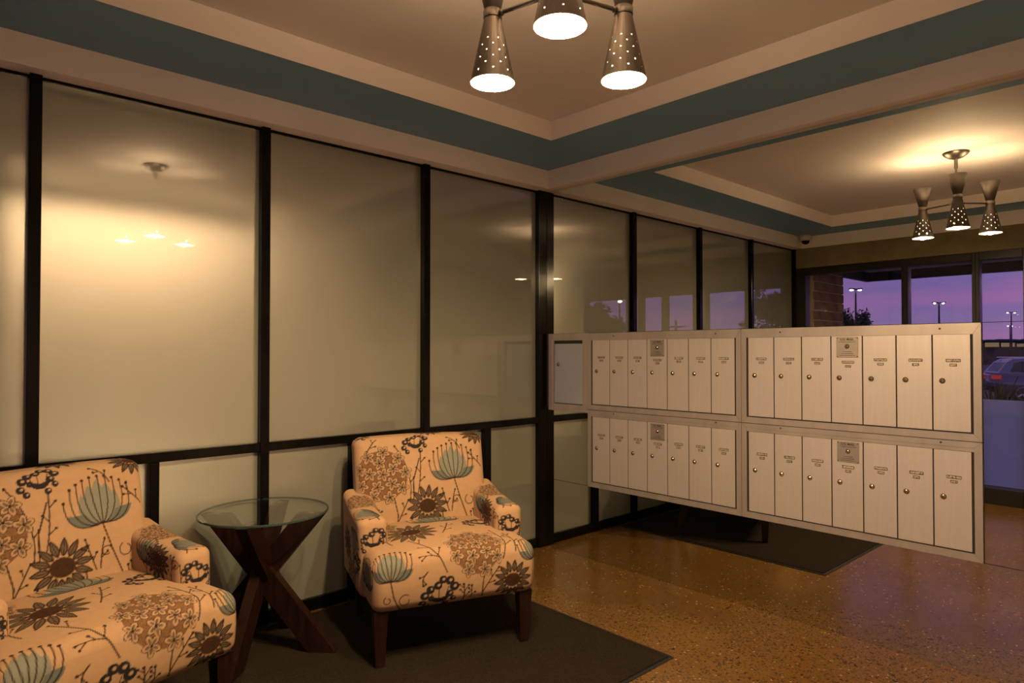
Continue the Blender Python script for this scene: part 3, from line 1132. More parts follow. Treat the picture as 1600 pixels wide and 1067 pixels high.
def seat_uv(q):
    u, v = q[:, 0].copy(), q[:, 2] - SZ0
    side = np.abs(np.abs(q[:, 0]) - SX) < 1e-6
    top = np.abs(q[:, 2] - SZ1) < 1e-6
    u = np.where(side & ~top, np.sign(q[:, 0]) * (SX + q[:, 1]), u)
    v = np.where(top, H + q[:, 1], v)
    return u, v


seat_me = grid_box(-SX, SX, 0.0, SY1, SZ0, SZ1, 0.045, STEP, seat_shape, seat_uv, cv, 'seat')

# --- arm (right one; the left is its mirror image)
AX0, AX1, AY0, AY1, AZ0, AZ1 = 0.240, 0.368, 0.195, 0.64, 0.228, 0.60
cv = Canvas(-0.05, 0.75, 0.15, 1.25)
cv.lotus(0.42, 0.515, 0.12, 0.075, 0.1)
cv.sunflower(0.335, 0.545, 0.030, 0.075, 1.05)
cv.twig([(0.40, 0.45), (0.42, 0.52), (0.40, 0.58)], 3, 0.03)
cv.twig([(0.245, 0.46), (0.25, 0.53), (0.235, 0.58)], 3, 0.03)
cv.curl(0.225, 0.55, 0.02)
cv.berries(0.125, 0.500, 0.85)
cv.twig([(0.19, 0.42), (0.19, 0.48), (0.20, 0.55)], 2, 0.025)
cv.twig([(0.17, 0.62), (0.24, 0.66), (0.33, 0.66)], 4, 0.03)
cv.lotus(0.30, 0.64, 0.11, 0.08, 0.3)
cv.hydrangea(0.46, 0.68, 0.07)
cv.twig([(0.13, 0.26), (0.15, 0.33), (0.12, 0.40)], 3, 0.03)
cv.lotus(0.30, 0.80, 0.12, 0.09)
cv.sunflower(0.48, 0.92, 0.035, 0.09)
cv.berries(0.28, 0.95, 1.0)
cv.hydrangea(0.38, 1.06, 0.09)
cv.twig([(0.24, 0.78), (0.22, 0.90), (0.25, 1.0)], 4, 0.035)


def arm_shape(p):
    p = p.copy()
    t = np.clip((p[:, 2] - AZ0) / (AZ1 - AZ0), 0, 1)
    s = np.clip((p[:, 1] - AY0) / (AY1 - AY0), 0, 1)
    p[:, 2] += t * (-0.030 + 0.060 * s - 0.015 * np.sin(PI * s))
    p[:, 1] += -0.012 * np.sin(PI * t) * (1 - s)
    p[:, 0] += 0.010 * (t - 0.5)
    return p


def arm_uv(q):
    inn = np.abs(q[:, 0] - AX0) < 1e-6
    out = np.abs(q[:, 0] - AX1) < 1e-6
    top = np.abs(q[:, 2] - AZ1) < 1e-6
    fr = np.abs(q[:, 1] - AY0) < 1e-6
    u, v = q[:, 1].copy(), q[:, 2].copy()
    dx = q[:, 0] - AX0
    v = np.where(top, AZ1 + dx, v)
    v = np.where(out & ~fr, AZ1 + (AX1 - AX0) + (AZ1 - q[:, 2]), v)
    u = np.where(fr & ~inn, AY0 - dx, u)
    v = np.where(fr, q[:, 2], v)
    return u, v


arm_me = grid_box(AX0, AX1, AY0, AY1, AZ0, AZ1, 0.036, STEP, arm_shape, arm_uv, cv, 'arm')
arm_me2 = arm_me.copy()
co = np.empty(len(arm_me2.vertices) * 3, np.float32)
arm_me2.vertices.foreach_get('co', co)
co = co.reshape(-1, 3)
co[:, 0] *= -1
arm_me2.vertices.foreach_set('co', co.ravel())
arm_me2.flip_normals()
arm_me2.update()


def leg_mesh(dx, dy, top=0.235):
    """tapered square leg, its foot shifted by dx, dy"""
    a, b_ = 0.029, 0.0175
    vs = []
    for z, hw, ox, oy in ((0.0, b_, dx, dy), (top, a, 0, 0)):
        vs += [(ox - hw, oy - hw, z), (ox + hw, oy - hw, z), (ox + hw, oy + hw, z), (ox - hw, oy + hw, z)]
    fs = [(3, 2, 1, 0), (4, 5, 6, 7), (0, 1, 5, 4), (1, 2, 6, 5), (2, 3, 7, 6), (3, 0, 4, 7)]
    m_ = MB().add(vs, fs)
    return m_.mesh('leg', M['walnut'])


leg_f, leg_b = leg_mesh(0, 0.006), leg_mesh(0, 0.055)


def armchair(loc, rz, label):
    o = empty('armchair', loc, rz)
    o.scale = (1.04, 1.0, 1.0)
    tag(o, label, 'armchair', 'floral armchairs against the glass panels')
    place('seat', seat_me, o)
    place('backrest', back_me, o)
    place('arm', arm_me, o)
    place('arm', arm_me2, o)
    for s in (-1, 1):
        place('leg', leg_f, o, (s * 0.310, 0.045, 0))
        place('leg', leg_b, o, (s * 0.285, 0.585, 0))
    return o


armchair((0.543, 2.320, 0.009), R(14.2), 'floral print armchair at the left edge, beside the glass side table')
armchair((1.751, 2.246, 0.009), R(-19.6), 'floral print armchair nearer the mailboxes, right of the side table')

# ------------------------------------------------------------------ side table
TX, TY, TH = 1.182, 2.893, 0.600
tb = tag(empty('side_table', (TX, TY, 0.009), 0), 'round glass side table on crossed dark wood legs between the armchairs', 'side table')
tp = MB().lathe([(0.0, 0.0), (0.268, 0.0), (0.272, 0.002), (0.272, 0.008), (0.268, 0.010), (0.0, 0.010)], 72, (0, 0, TH - 0.010), smooth=False)
for i_, f in enumerate(tp.f):
    r_ = [math.hypot(tp.v[k][0], tp.v[k][1]) for k in f]
    tp.mi[i_] = 1 if min(r_) > 0.26 else 0
tp.build('glass_top', [M['tableglass'], M['glassrim']], tb)
for k in range(4):
    a = R(45 + 90 * k)
    ra = 0.205
    sh = Vector((-math.sin(a), math.cos(a), 0)) * 0.014
    p0 = Vector((-ra * 1.32 * math.cos(a), -ra * 1.32 * math.sin(a), 0)) + sh
    p1 = Vector((ra * math.cos(a), ra * math.sin(a), TH - 0.014)) + sh
    lb = MB().bar(p0, p1, 0.094, 0.046, (math.cos(a), math.sin(a), 0), 0, (0.0, TH - 0.0135))
    lo = lb.build('leg', M['walnut'], tb)
    MB().lathe([(0.014, 0), (0.014, 0.0035)], 16, (p1.x, p1.y, TH - 0.0135), cap=(True, True)).build('glass_pad', M['steelplate'], lo)

# ------------------------------------------------------------------ mailboxes (fronts face -x)
XF = MX - 0.012       # front of the trim


def frame_prism(mb, y0, y1, z0, z1, wl_w, wr_w, wb_w, wt_w, x_out, x_in, mi=0, gap=0.0005):
    """mitred picture-frame trim with a raised outer lip, in the y/z plane"""
    O = [(y0, z0), (y1, z0), (y1, z1), (y0, z1)]
    I_ = [(y0 + wl_w, z0 + wb_w), (y1 - wr_w, z0 + wb_w), (y1 - wr_w, z1 - wt_w), (y0 + wl_w, z1 - wt_w)]
    for k in range(4):
        j = (k + 1) % 4
        a0, a1, b0, b1 = O[k], O[j], I_[k], I_[j]
        ev = Vector((a1[0] - a0[0], a1[1] - a0[1])).normalized() * gap
        a0, a1 = (a0[0] + ev.x, a0[1] + ev.y), (a1[0] - ev.x, a1[1] - ev.y)
        b0, b1 = (b0[0] + ev.x, b0[1] + ev.y), (b1[0] - ev.x, b1[1] - ev.y)
        vs = [(x_in, *a0), (x_in, *a1), (x_out, *a1), (x_out, *a0), (x_out, *b0), (x_out, *b1), (x_in, *b0), (x_in, *b1)]
        mb.add(vs, [(0, 1, 2, 3), (3, 2, 5, 4), (4, 5, 7, 6), (0, 3, 4, 6), (1, 7, 5, 2)], mi)
    return mb


DW = 0.1405           # door pitch


def lock_mesh(r=0.0095):
    mb = MB().lathe([(0.0, -0.006), (r * 0.55, -0.006), (r * 0.62, -0.0045), (r * 0.78, -0.0045), (r, -0.002), (r, 0.0)], 16, axis='x', smooth=True)
    mb.lathe([(r, -0.002), (r * 1.22, -0.0012), (r * 1.22, 0.0)], 16, axis='x', mi=1)
    mb.box(-0.0068, -0.0055, -0.0011, 0.0011, -0.0042, 0.0042, 1)
    return mb.mesh('lock', [M['brass'], M['ink']])


LOCK = lock_mesh()
LOCK2 = lock_mesh(0.0085)


def holder_mesh(hw, hh, name):
    mb = MB()
    frame_prism(mb, -hw, hw, -hh, hh, 0.0018, 0.0018, 0.0018, 0.0018, -0.0018, 0.0, 1)
    mb.box(-0.0010, 0.0, -hw + 0.0015, hw - 0.0015, -hh + 0.0015, hh - 0.0015, 0)
    return mb.mesh(name, [M['label'], M['ink']])


NAME = holder_mesh(0.0265, 0.0062, 'name_holder')
NUMB = holder_mesh(0.0130, 0.0054, 'number_label')
SCREW = MB().lathe([(0.0, -0.0022), (0.0030, -0.0018), (0.0042, 0.0)], 10, axis='x').mesh('screw', M['ink'])


def text_verts(txt, size):
    cu = bpy.data.curves.new('lettering', 'FONT')
    cu.body = txt
    cu.size = size
    cu.align_x = 'CENTER'
    cu.align_y = 'CENTER'
    cu.extrude = 0.0003
    cu.offset = size * 0.018
    to = bpy.data.objects.new('lettering', cu)
    COL.objects.link(to)
    bpy.context.view_layer.update()
    dg = bpy.context.evaluated_depsgraph_get()
    me = bpy.data.meshes.new_from_object(to.evaluated_get(dg))
    vs = [v.co.copy() for v in me.vertices]
    fs = [tuple(p.vertices) for p in me.polygons]
    bpy.data.objects.remove(to)
    bpy.data.curves.remove(cu)
    bpy.data.meshes.remove(me)
    return vs, fs


tv_, tf_ = text_verts('U.S. MAIL', 0.0145)
lm = MB()
# text plane x/y -> wall plane: reading direction runs toward -y, face -x
lm.add([(-0.0004 - v.z, -v.x, v.y + 0.036) for v in tv_], tf_, 0)
LETTER = lm.mesh('lettering', M['ink'])
lm = MB()
rs_ = random.Random(3)
for zz, half in ((0.0245, 0.036), (-0.020, 0.020), (-0.029, 0.026), (-0.0375, 0.034)):
    yy = -half
    while yy < half:
        ln = rs_.uniform(0.003, 0.008)
        lm.box(-0.0006, 0.0002, yy, min(half, yy + ln), zz - 0.0012, zz + 0.0012)
        yy += ln + 0.0022
FINE = lm.mesh('fine_print', M['ink'])
PLATE = MB().box(-0.0022, 0.0, -0.048, 0.048, -0.047, 0.047, 0, 0.0008).mesh('lock_plate', M['steelplate'])

door_cache = {}


def mailbox_unit(yl, yr, z0, z1, top_rail, label, upper):
    """bank of seven doors; yl = end toward the glass panels, yr = other end"""
    o = tag(empty('mailbox_bank', (XF, (yl + yr) / 2, z0)), label, 'mailbox', 'banks of seven mailboxes on the mirror wall')
    hw = (yl - yr) / 2
    h = z1 - z0
    st = 0.0275
    bot = 0.030
    # recessed carcass behind the trim
    MB().box(0.006, 0.080, -hw + 0.002, hw - 0.002, 0.002, h - 0.002).build('carcass', M['darkgap'], o)
    fm = MB()
    frame_prism(fm, -hw + 0.0010, hw - 0.0010, 0.0014, h - 0.0014, st, st, bot, top_rail, 0.0, 0.0118)
    fm.build('trim_frame', M['aluminium'], o)
    ztop = h - top_rail
    if not upper:
        MB().box(0.0015, 0.010, -hw + st, hw - st, ztop - 0.018, ztop - 0.001, 0, 0.001).build('header_strip', M['aluminium'], o)
        ztop -= 0.019
    else:
        ztop -= 0.001
    y0 = hw - st - 0.0085           # first door starts at the panel side
    pitch = (2 * (hw - st) - 0.017) / 7
    zb_ = bot + 0.007
    dh = ztop - zb_
    key = (round(pitch, 4), round(dh, 4))
    if key not in door_cache:
        door_cache[key] = MB().box(0.0, 0.005, -pitch / 2 + 0.0025, pitch / 2 - 0.0025, -dh / 2, dh / 2, 0, 0.0009).mesh('door', M['ribdoor'])
    for k in range(7):
        yc = y0 - pitch * (k + 0.5)
        d = place('door', door_cache[key], o, (0.0022, yc, zb_ + dh / 2))
        sk = rs_.uniform(-0.002, 0.002)
        drop = 0.012 if (k == 3) else 0.0
        place('name_holder', NAME, d, (-0.0001, -0.006 + sk, dh / 2 - 0.108 - drop))
        place('number_label', NUMB, d, (-0.0001, -0.006 + sk, dh / 2 - 0.127 - drop))
        place('lock', LOCK, d, (-0.0001, pitch / 2 - 0.036, dh / 2 - 0.193))
        if k == 3:
            pl = place('lock_plate', PLATE, o, (0.0022, yc - 0.004, zb_ + dh - 0.052))
            place('lettering', LETTER, pl, (-0.0022, 0, 0))
            place('fine_print', FINE, pl, (-0.0022, 0, 0))['kind'] = 'stuff'
            place('lock', LOCK2, pl, (-0.0022, 0, 0.004))
            for sy, sz in ((-0.043, 0.042), (0.043, 0.042), (-0.043, -0.042), (0.043, -0.042)):
                place('screw', SCREW, pl, (-0.0022, sy, sz)).scale = (0.6, 0.6, 0.6)
    for f in (-0.72, 0.60):
        place('screw', SCREW, o, (-0.0003, f * hw, h - (0.022 if upper else 0.0125)))
    return o


mailbox_unit(YL, YC, MBZ + MBH, MBT, 0.045, 'upper mailbox bank on the left, beside the grey parcel box', True)
mailbox_unit(YC, YR, MBZ + MBH, MBT, 0.045, 'upper mailbox bank on the right, with tan lit doors', True)
mailbox_unit(YL, YC, MBZ, MBZ + MBH, 0.024, 'lower mailbox bank on the left, below the bank beside the parcel box', False)
mailbox_unit(YC, YR, MBZ, MBZ + MBH, 0.024, 'lower mailbox bank on the right, nearest the floor and camera', False)

pb = tag(empty('parcel_box', (XF, (YL + YP) / 2, MBZ + MBH - 0.022)), 'single grey parcel box in an aluminium frame at the far left of the mailboxes', 'mailbox')
hw = (YP - YL) / 2
ph = MBT - (MBZ + MBH - 0.022)
fm = MB()
frame_prism(fm, -hw, hw, 0, ph, 0.034, 0.034, 0.034, 0.034, 0.0, 0.0118)
fm.build('trim_frame', M['aluminium'], pb)
fm = MB()
frame_prism(fm, -hw + 0.034, hw - 0.034, 0.034, ph - 0.034, 0.011, 0.011, 0.011, 0.011, 0.003, 0.0118)
fm.build('inner_frame', M['aluminium'], pb)
MB().box(0.010, 0.080, -hw + 0.002, hw - 0.002, 0.002, ph - 0.002).build('carcass', M['darkgap'], pb)
pd = MB().box(0, 0.004, -hw + 0.050, hw - 0.050, 0.050, ph - 0.066, 0, 0.001).build('door', M['greydoor'], pb, (0.005, 0, 0))
place('lock', LOCK, pd, (0.0, hw - 0.085, ph * 0.60))
for dz in (-0.010, 0.012):
    place('screw', SCREW, pd, (0.0, hw - 0.115, ph * 0.60 + dz)).scale = (0.5, 0.5, 0.5)

# ------------------------------------------------------------------ chandelier
CX, CY, CZ, CR, CTH = 1.3098, 1.2399, 2.0805, 0.2177, 224.458


def cone_shell(mb, r0, z0, r1, z1, nseg, nrow, holes, hr, mi, inward):
    """cone wall with real punched holes"""
    def P(i, j):
        a = 2 * PI * i / nseg
        t = j / nrow
        r_ = r0 + (r1 - r0) * t
        return Vector((r_ * math.cos(a), r_ * math.sin(a), z0 + (z1 - z0) * t))
    for j in range(nrow):
        for i in range(nseg):
            q = [P(i, j), P(i + 1, j), P(i + 1, j + 1), P(i, j + 1)]
            if (j in holes) and (i + 2 * holes.index(j)) % 4 == 0:
                c_ = sum(q, Vector()) / 4
                eu = (q[1] - q[0]).normalized()
                ev = (q[3] - q[0])
                ev = (ev - eu * ev.dot(eu)).normalized()
                ring = [c_ + (eu * math.cos(t * PI / 4) + ev * math.sin(t * PI / 4)) * hr for t in range(8)]
                vs = q + ring
                fs = [(0, 1, 11, 10, 9), (1, 2, 5, 4, 11), (2, 3, 7, 6, 5), (3, 0, 9, 8, 7)]
                mb.add(vs, fs, mi, True)
            else:
                mb.add(q, [(0, 1, 2, 3)], mi, True)


LOWH, UPH = 0.188, 0.128
NK = 0.0225
shade = MB()
cone_shell(shade, 0.0650, 0.0, NK + 0.002, LOWH, 32, 20, [2, 4, 6, 8, 10, 12], 0.0021, 0, False)
cone_shell(shade, 0.0635, 0.0, NK, LOWH, 32, 20, [2, 4, 6, 8, 10, 12], 0.0021, 1, True)
shade.lathe([(0.0650, 0.0), (0.0635, 0.0)], 32, smooth=False)
SHADE = shade.mesh('lower_shade', [M['nickel'], M['enamel']])
BULBME = MB().lathe([(0.0, 0.052), (0.012, 0.054), (0.019, 0.066), (0.021, 0.082), (0.015, 0.110), (0.012, 0.150), (0.0, 0.152)], 20).mesh('bulb', M['bulb'])
us = MB().lathe([(NK + 0.001, 0.0), (0.0555, UPH), (0.0540, UPH), (NK - 0.001, 0.002)], 32)
us.lathe([(0.0, 0.003), (NK - 0.001, 0.003)], 32)
UPSH = us.mesh('upper_shade', M['nickel'])
UPB = MB().lathe([(0.0, 0.006), (0.010, 0.008), (0.012, 0.045), (0.019, 0.072), (0.017, 0.090), (0.008, 0.099), (0.0, 0.101)], 20).mesh('upper_bulb', M['bulb'])
NECK = MB().lathe([(NK + 0.0045, 0.0), (NK + 0.0045, 0.020), (NK + 0.0020, 0.0205), (NK + 0.0020, 0.0245), (NK + 0.0005, 0.025)], 28).lathe([(0, 0.0), (NK + 0.0045, 0.0)], 28).mesh('neck', M['nickel'])



def lamp_light(name, parent, z, radius, watts):
    ld = bpy.data.lights.new(name, 'POINT')
    ld.energy = watts
    ld.shadow_soft_size = radius
    ld.color = (1.0, 0.68, 0.365)
    lo_ = bpy.data.objects.new(name, ld)
    COL.objects.link(lo_)
    lo_.parent = parent
    lo_.location = (0, 0, z)


ch = tag(empty('chandelier', (CX, CY, CEIL)), 'brushed nickel chandelier with three perforated hourglass shades hanging from the ceiling', 'chandelier')
zc = CZ - CEIL
MB().lathe([(0.0, -0.046), (0.016, -0.044), (0.045, -0.033), (0.070, -0.014), (0.078, -0.002), (0.078, 0.0), (0.0, 0.0)], 36).build('canopy', M['nickel'], ch)
st = MB().tube((0, 0, -0.04), (0, 0, zc + LOWH + 0.01), 0.0065)
st.tube((0, 0, -0.105), (0, 0, -0.04), 0.011)
st.build('stem', M['nickel'], ch)
MB().lathe([(0.0, -0.028), (0.020, -0.026), (0.024, -0.012), (0.024, 0.012), (0.018, 0.026), (0.0, 0.028)], 24, (0, 0, zc + LOWH + 0.012)).build('hub', M['nickel'], ch)
for k in range(3):
    a = R(CTH - 120 * k)
    px, py = CR * math.cos(a), CR * math.sin(a)
    s_ = place('lower_shade', SHADE, ch, (px, py, zc))
    place('bulb', BULBME, s_)
    lamp_light('bulb_light', s_, 0.019, 0.028, BULB)
    place('neck', NECK, ch, (px, py, zc + LOWH))
    u_ = place('upper_shade', UPSH, ch, (px, py, zc + LOWH + 0.024))
    place('upper_bulb', UPB, u_)
    lamp_light('upper_bulb_light', u_, 0.119, 0.016, BULB_UP)
    ar = MB().tube((0.018 * math.cos(a), 0.018 * math.sin(a), zc + LOWH + 0.012), (px - 0.026 * math.cos(a), py - 0.026 * math.sin(a), zc + LOWH + 0.010), 0.0062)
    ar.lathe([(0.0, -0.008), (0.008, -0.006), (0.0095, 0.0), (0.008, 0.006), (0.0, 0.008)], 14, (px - 0.030 * math.cos(a), py - 0.030 * math.sin(a), zc + LOWH + 0.010))
    ar.build('arm', M['nickel'], ch)

# ------------------------------------------------------------------ security camera in the soffit corner
sc_ = tag(empty('security_camera', (FX + 0.075, SOF_Y - 0.075, SOF_T)), 'small white dome security camera in the ceiling corner above the windows', 'camera')
MB().lathe([(0.0, 0.0), (0.062, 0.0), (0.060, -0.020), (0.050, -0.048), (0.044, -0.056), (0.0, -0.056)], 28).build('housing', M['whiteplastic'], sc_)
MB().lathe([(0.040, -0.054), (0.039, -0.066), (0.031, -0.082), (0.016, -0.091), (0.0, -0.093)], 28).build('dome', M['dome'], sc_)

# ------------------------------------------------------------------ outdoors (beyond the storefront, -x)
struct(box('ground_sidewalk', -6.6, FX - 0.16, -9, 9, -0.2, -0.015, M['sidewalk']), 'concrete sidewalk under the entrance canopy')
struct(box('ground_parking', -330, -6.6, -200, 260, -0.8, -0.55, M['asphalt']), 'dark asphalt parking lot at dusk')
cn = tag(empty('entrance_canopy', (-2.0, -1, 2.22)), 'flat entrance canopy with dark fascia outside the storefront', 'canopy')
box('soffit', -0.85, 1.30, -6.0, 4.22, 0.11, 0.19, M['soffit_out'], cn)
box('fascia', -0.95, -0.85, -6.0, 4.30, 0.0, 0.40, M['fascia'], cn)
box('fascia', -0.95, 1.30, 4.22, 4.30, 0.0, 0.40, M['fascia'], cn)
box('roof', -0.95, 1.30, -6.0, 4.30, 0.40, 0.44, M['fascia'], cn)

# brick wing wall beside the storefront
BY = 3.03
bw = struct(box('wall_brick', -1.49, FX - 0.165, BY + 0.010, BY + 0.30, -0.015, 2.325, M['mortar']), 'brown brick wing wall outside the storefront')
cb = bw.location
bh, bg, blen = 0.092, 0.011, 0.295
brick_full = MB().box(-blen / 2, blen / 2, -0.05, 0.05, -bh / 2, bh / 2, 0, 0.003).mesh('brick', M['brick'])
row = 0
z = 0.0
while z + bh < 2.325:
    xx = -1.495
    first = True
    while xx < FX - 0.18:
        ln = blen / 2 if (first and row % 2) else blen
        first = False
        ln = min(ln, FX - 0.168 - xx)
        if ln > 0.03:
            b_ = place('brick', brick_full, bw, (xx + ln / 2 - cb.x, BY + 0.05 + random.uniform(-0.002, 0.002) - cb.y, z + bh / 2 - cb.z))
            b_.scale = (ln / blen, 1, 1)
        xx += ln + bg
    row += 1
    z += bh + bg


def street_lamp(x, y, top, heads, label, mm, base=-0.55, pr=0.10):
    o = tag(empty('street_lamp', (x, y, base)), label, 'street lamp', 'parking lot lamps')
    h = top - base
    MB().tube((0, 0, 0), (0, 0, h), pr * 1.2, pr * 0.7, 10).build('pole', M['pole'], o)
    MB().tube((0, 0, 0), (0, 0, 0.5), pr * 2.6, pr * 2.6, 14).build('footing', M['sidewalk'], o)
    d = Vector((0.72, 0.69, 0)) if x > -200 else Vector((0, 1, 0))
    for s in heads:
        c_ = d * s
        hd = MB().bar(c_ * 0.08 + Vector((0, 0, h)), c_ * 0.52 + Vector((0, 0, h + 0.05)), 0.34, 0.13, (-d.y, d.x, 0)).build('lamp_head', M['pole'], o)
        MB().lathe([(0.0, -0.15), (0.09, -0.13), (0.15, -0.06), (0.15, 0.0)], 14, tuple(c_ * 0.36 + Vector((0, 0, h)))).build('lens', mm, hd)
    return o


street_lamp(-56.91, 23.21, 6.92, (1, -1), 'twin-headed parking lot lamp nearest the brick wing wall', M['lamp_white'])
street_lamp(-91.14, 25.71, 7.55, (1.5, -1.5), 'twin-headed parking lot lamp centred in the second storefront window', M['lamp_white'], pr=0.14)
street_lamp(-128.65, 25.22, 7.8, (1.6, -1.6), 'distant pinkish twin-headed lamp above the parked car', M['lamp_pink'], pr=0.12)
street_lamp(-177.58, 34.62, 7.14, (1.2, -1.2), 'farthest parking lot lamp, low white light above the hillside', M['lamp_white'], pr=0.12)
street_lamp(-25.36, -18.7, 4.36, (0.7,), 'single-headed parking lot lamp reflected beside the tree', M['lamp_white'], pr=0.06)


def tree(x, y, h, rad, label, name='tree', n_leaf=1600, base=-0.55, leaf=0.16):
    o = tag(empty(name, (x, y, base)), label, 'tree', 'trees around the parking lot')
    tk = MB().tube((0, 0, 0), (0.05, 0.03, h * 0.45), 0.11, 0.07, 8)
    for k in range(6):
        a = k * 1.1
        tk.tube((0.05, 0.03, h * (0.30 + 0.03 * k)), (rad * 0.55 * math.cos(a), rad * 0.55 * math.sin(a), h * (0.55 + 0.06 * k)), 0.045, 0.02, 6)
    tk.build('trunk', M['bark'], o)
    r_ = np.random.default_rng(int(abs(x * 13 + y * 7)))
    cl = []
    for k in range(15):
        a, b_ = r_.uniform(0, 2 * PI), r_.uniform(-1, 1)
        rr = rad * (0.25 + 0.55 * r_.random())
        cl.append((rr * math.cos(a), rr * math.sin(a), h * 0.64 + b_ * h * 0.27, rad * r_.uniform(0.26, 0.44)))
    cl.append((0, 0, h * 0.88, rad * 0.34))
    mb = MB()
    V_, F_ = [], []
    for k in range(n_leaf):
        c_ = cl[r_.integers(len(cl))]
        d = r_.normal(size=3)
        d /= np.linalg.norm(d)
        p = np.array(c_[:3]) + d * c_[3] * r_.uniform(0.3, 1.0) ** 0.5
        n1 = r_.normal(size=3)
        n1 /= np.linalg.norm(n1)
        n2 = np.cross(n1, d)
        n2 /= (np.linalg.norm(n2) + 1e-6)
        s = leaf * r_.uniform(0.6, 1.2)
        o_ = len(V_)
        V_ += [tuple(p - n1 * s), tuple(p + n2 * s * 0.45), tuple(p + n1 * s), tuple(p - n2 * s * 0.45)]
        F_.append((o_, o_ + 1, o_ + 2, o_ + 3))
    me = bpy.data.meshes.new('foliage')
    me.from_pydata(V_, [], F_)
    me.materials.append(M['leaf'])
    place('foliage', me, o)
    return o


tree(-40.62, 17.86, 4.9, 1.6, 'taller dark tree just past the edge of the brick wing wall', n_leaf=1800)
tree(-49.0, 19.7, 4.5, 2.0, 'lower rounded dark tree beside the first lamp pole', n_leaf=1500)
tree(-22.66, -7.61, 4.6, 1.5, 'leafy tree mirrored in the last glass panel before the windows', n_leaf=2200, leaf=0.14)
tree(-16.83, -12.98, 4.2, 1.3, 'leafy tree mirrored in the glass panel beside the parcel box', n_leaf=2000, leaf=0.13)

up = tag(empty('utility_pole', (-45.01, -27.82, -0.55)), 'thin utility pole with crossarm reflected in the glass panels', 'utility pole')
MB().tube((0, 0, 0), (0, 0, 4.7), 0.13, 0.09, 10).build('pole', M['pole'], up)
MB().bar((-0.65, 0.6, 4.1), (0.65, -0.6, 4.1), 0.12, 0.10, (0, 0, 1)).build('crossarm', M['pole'], up)

# far dark building, lit building on the rise, wooded hill
fb = tag(empty('far_building', (-112, 26, -0.55)), 'long low dark building across the parking lot', 'building')
box('wall', -6, 6, -60, 22, 0, 2.15, M['darkwall'], fb)
box('roof_edge', -6.2, 6.2, -60.2, 22.2, 2.15, 2.35, M['fascia'], fb)
lb_ = tag(empty('lit_building', (-238, 48, -0.55)), 'distant building with warmly lit facade on the hillside', 'building')
box('wall', -3, 3, -7.0, 7.5, 0, 4.75, M['darkwall'], lb_)
for a_, b_, z_ in ((-6.6, -4.2, 4.2), (-3.7, -0.4, 4.5), (0.1, 3.6, 4.6), (4.4, 6.9, 4.3)):
    box('lit_facade', 3.0, 3.1, a_, b_, 3.3, z_, M['litwall'], lb_)
box('roof', -3.3, 3.4, -7.3, 7.8, 4.75, 4.95, M['hill'], lb_)
hl = MB()
pts = []
N_ = 260
rh = np.random.default_rng(4)
hz = 5.3 + 0.5 * np.sin(np.linspace(0, 9, N_)) + rh.random(N_) * 0.9
yy = np.linspace(-190, 250, N_)
vs, fs = [], []
for k in range(N_):
    vs += [(-262, yy[k], -0.6), (-275, yy[k], hz[k]), (-300, yy[k], hz[k] + 0.3), (-320, yy[k], -0.6)]
for k in range(N_ - 1):
    for q in range(3):
        fs.append((k * 4 + q, k * 4 + q + 1, k * 4 + q + 5, k * 4 + q + 4))
hl.add(vs, fs, 0, True)
struct(hl.build('ground_hill', M['hill']), 'low wooded hillside on the horizon')

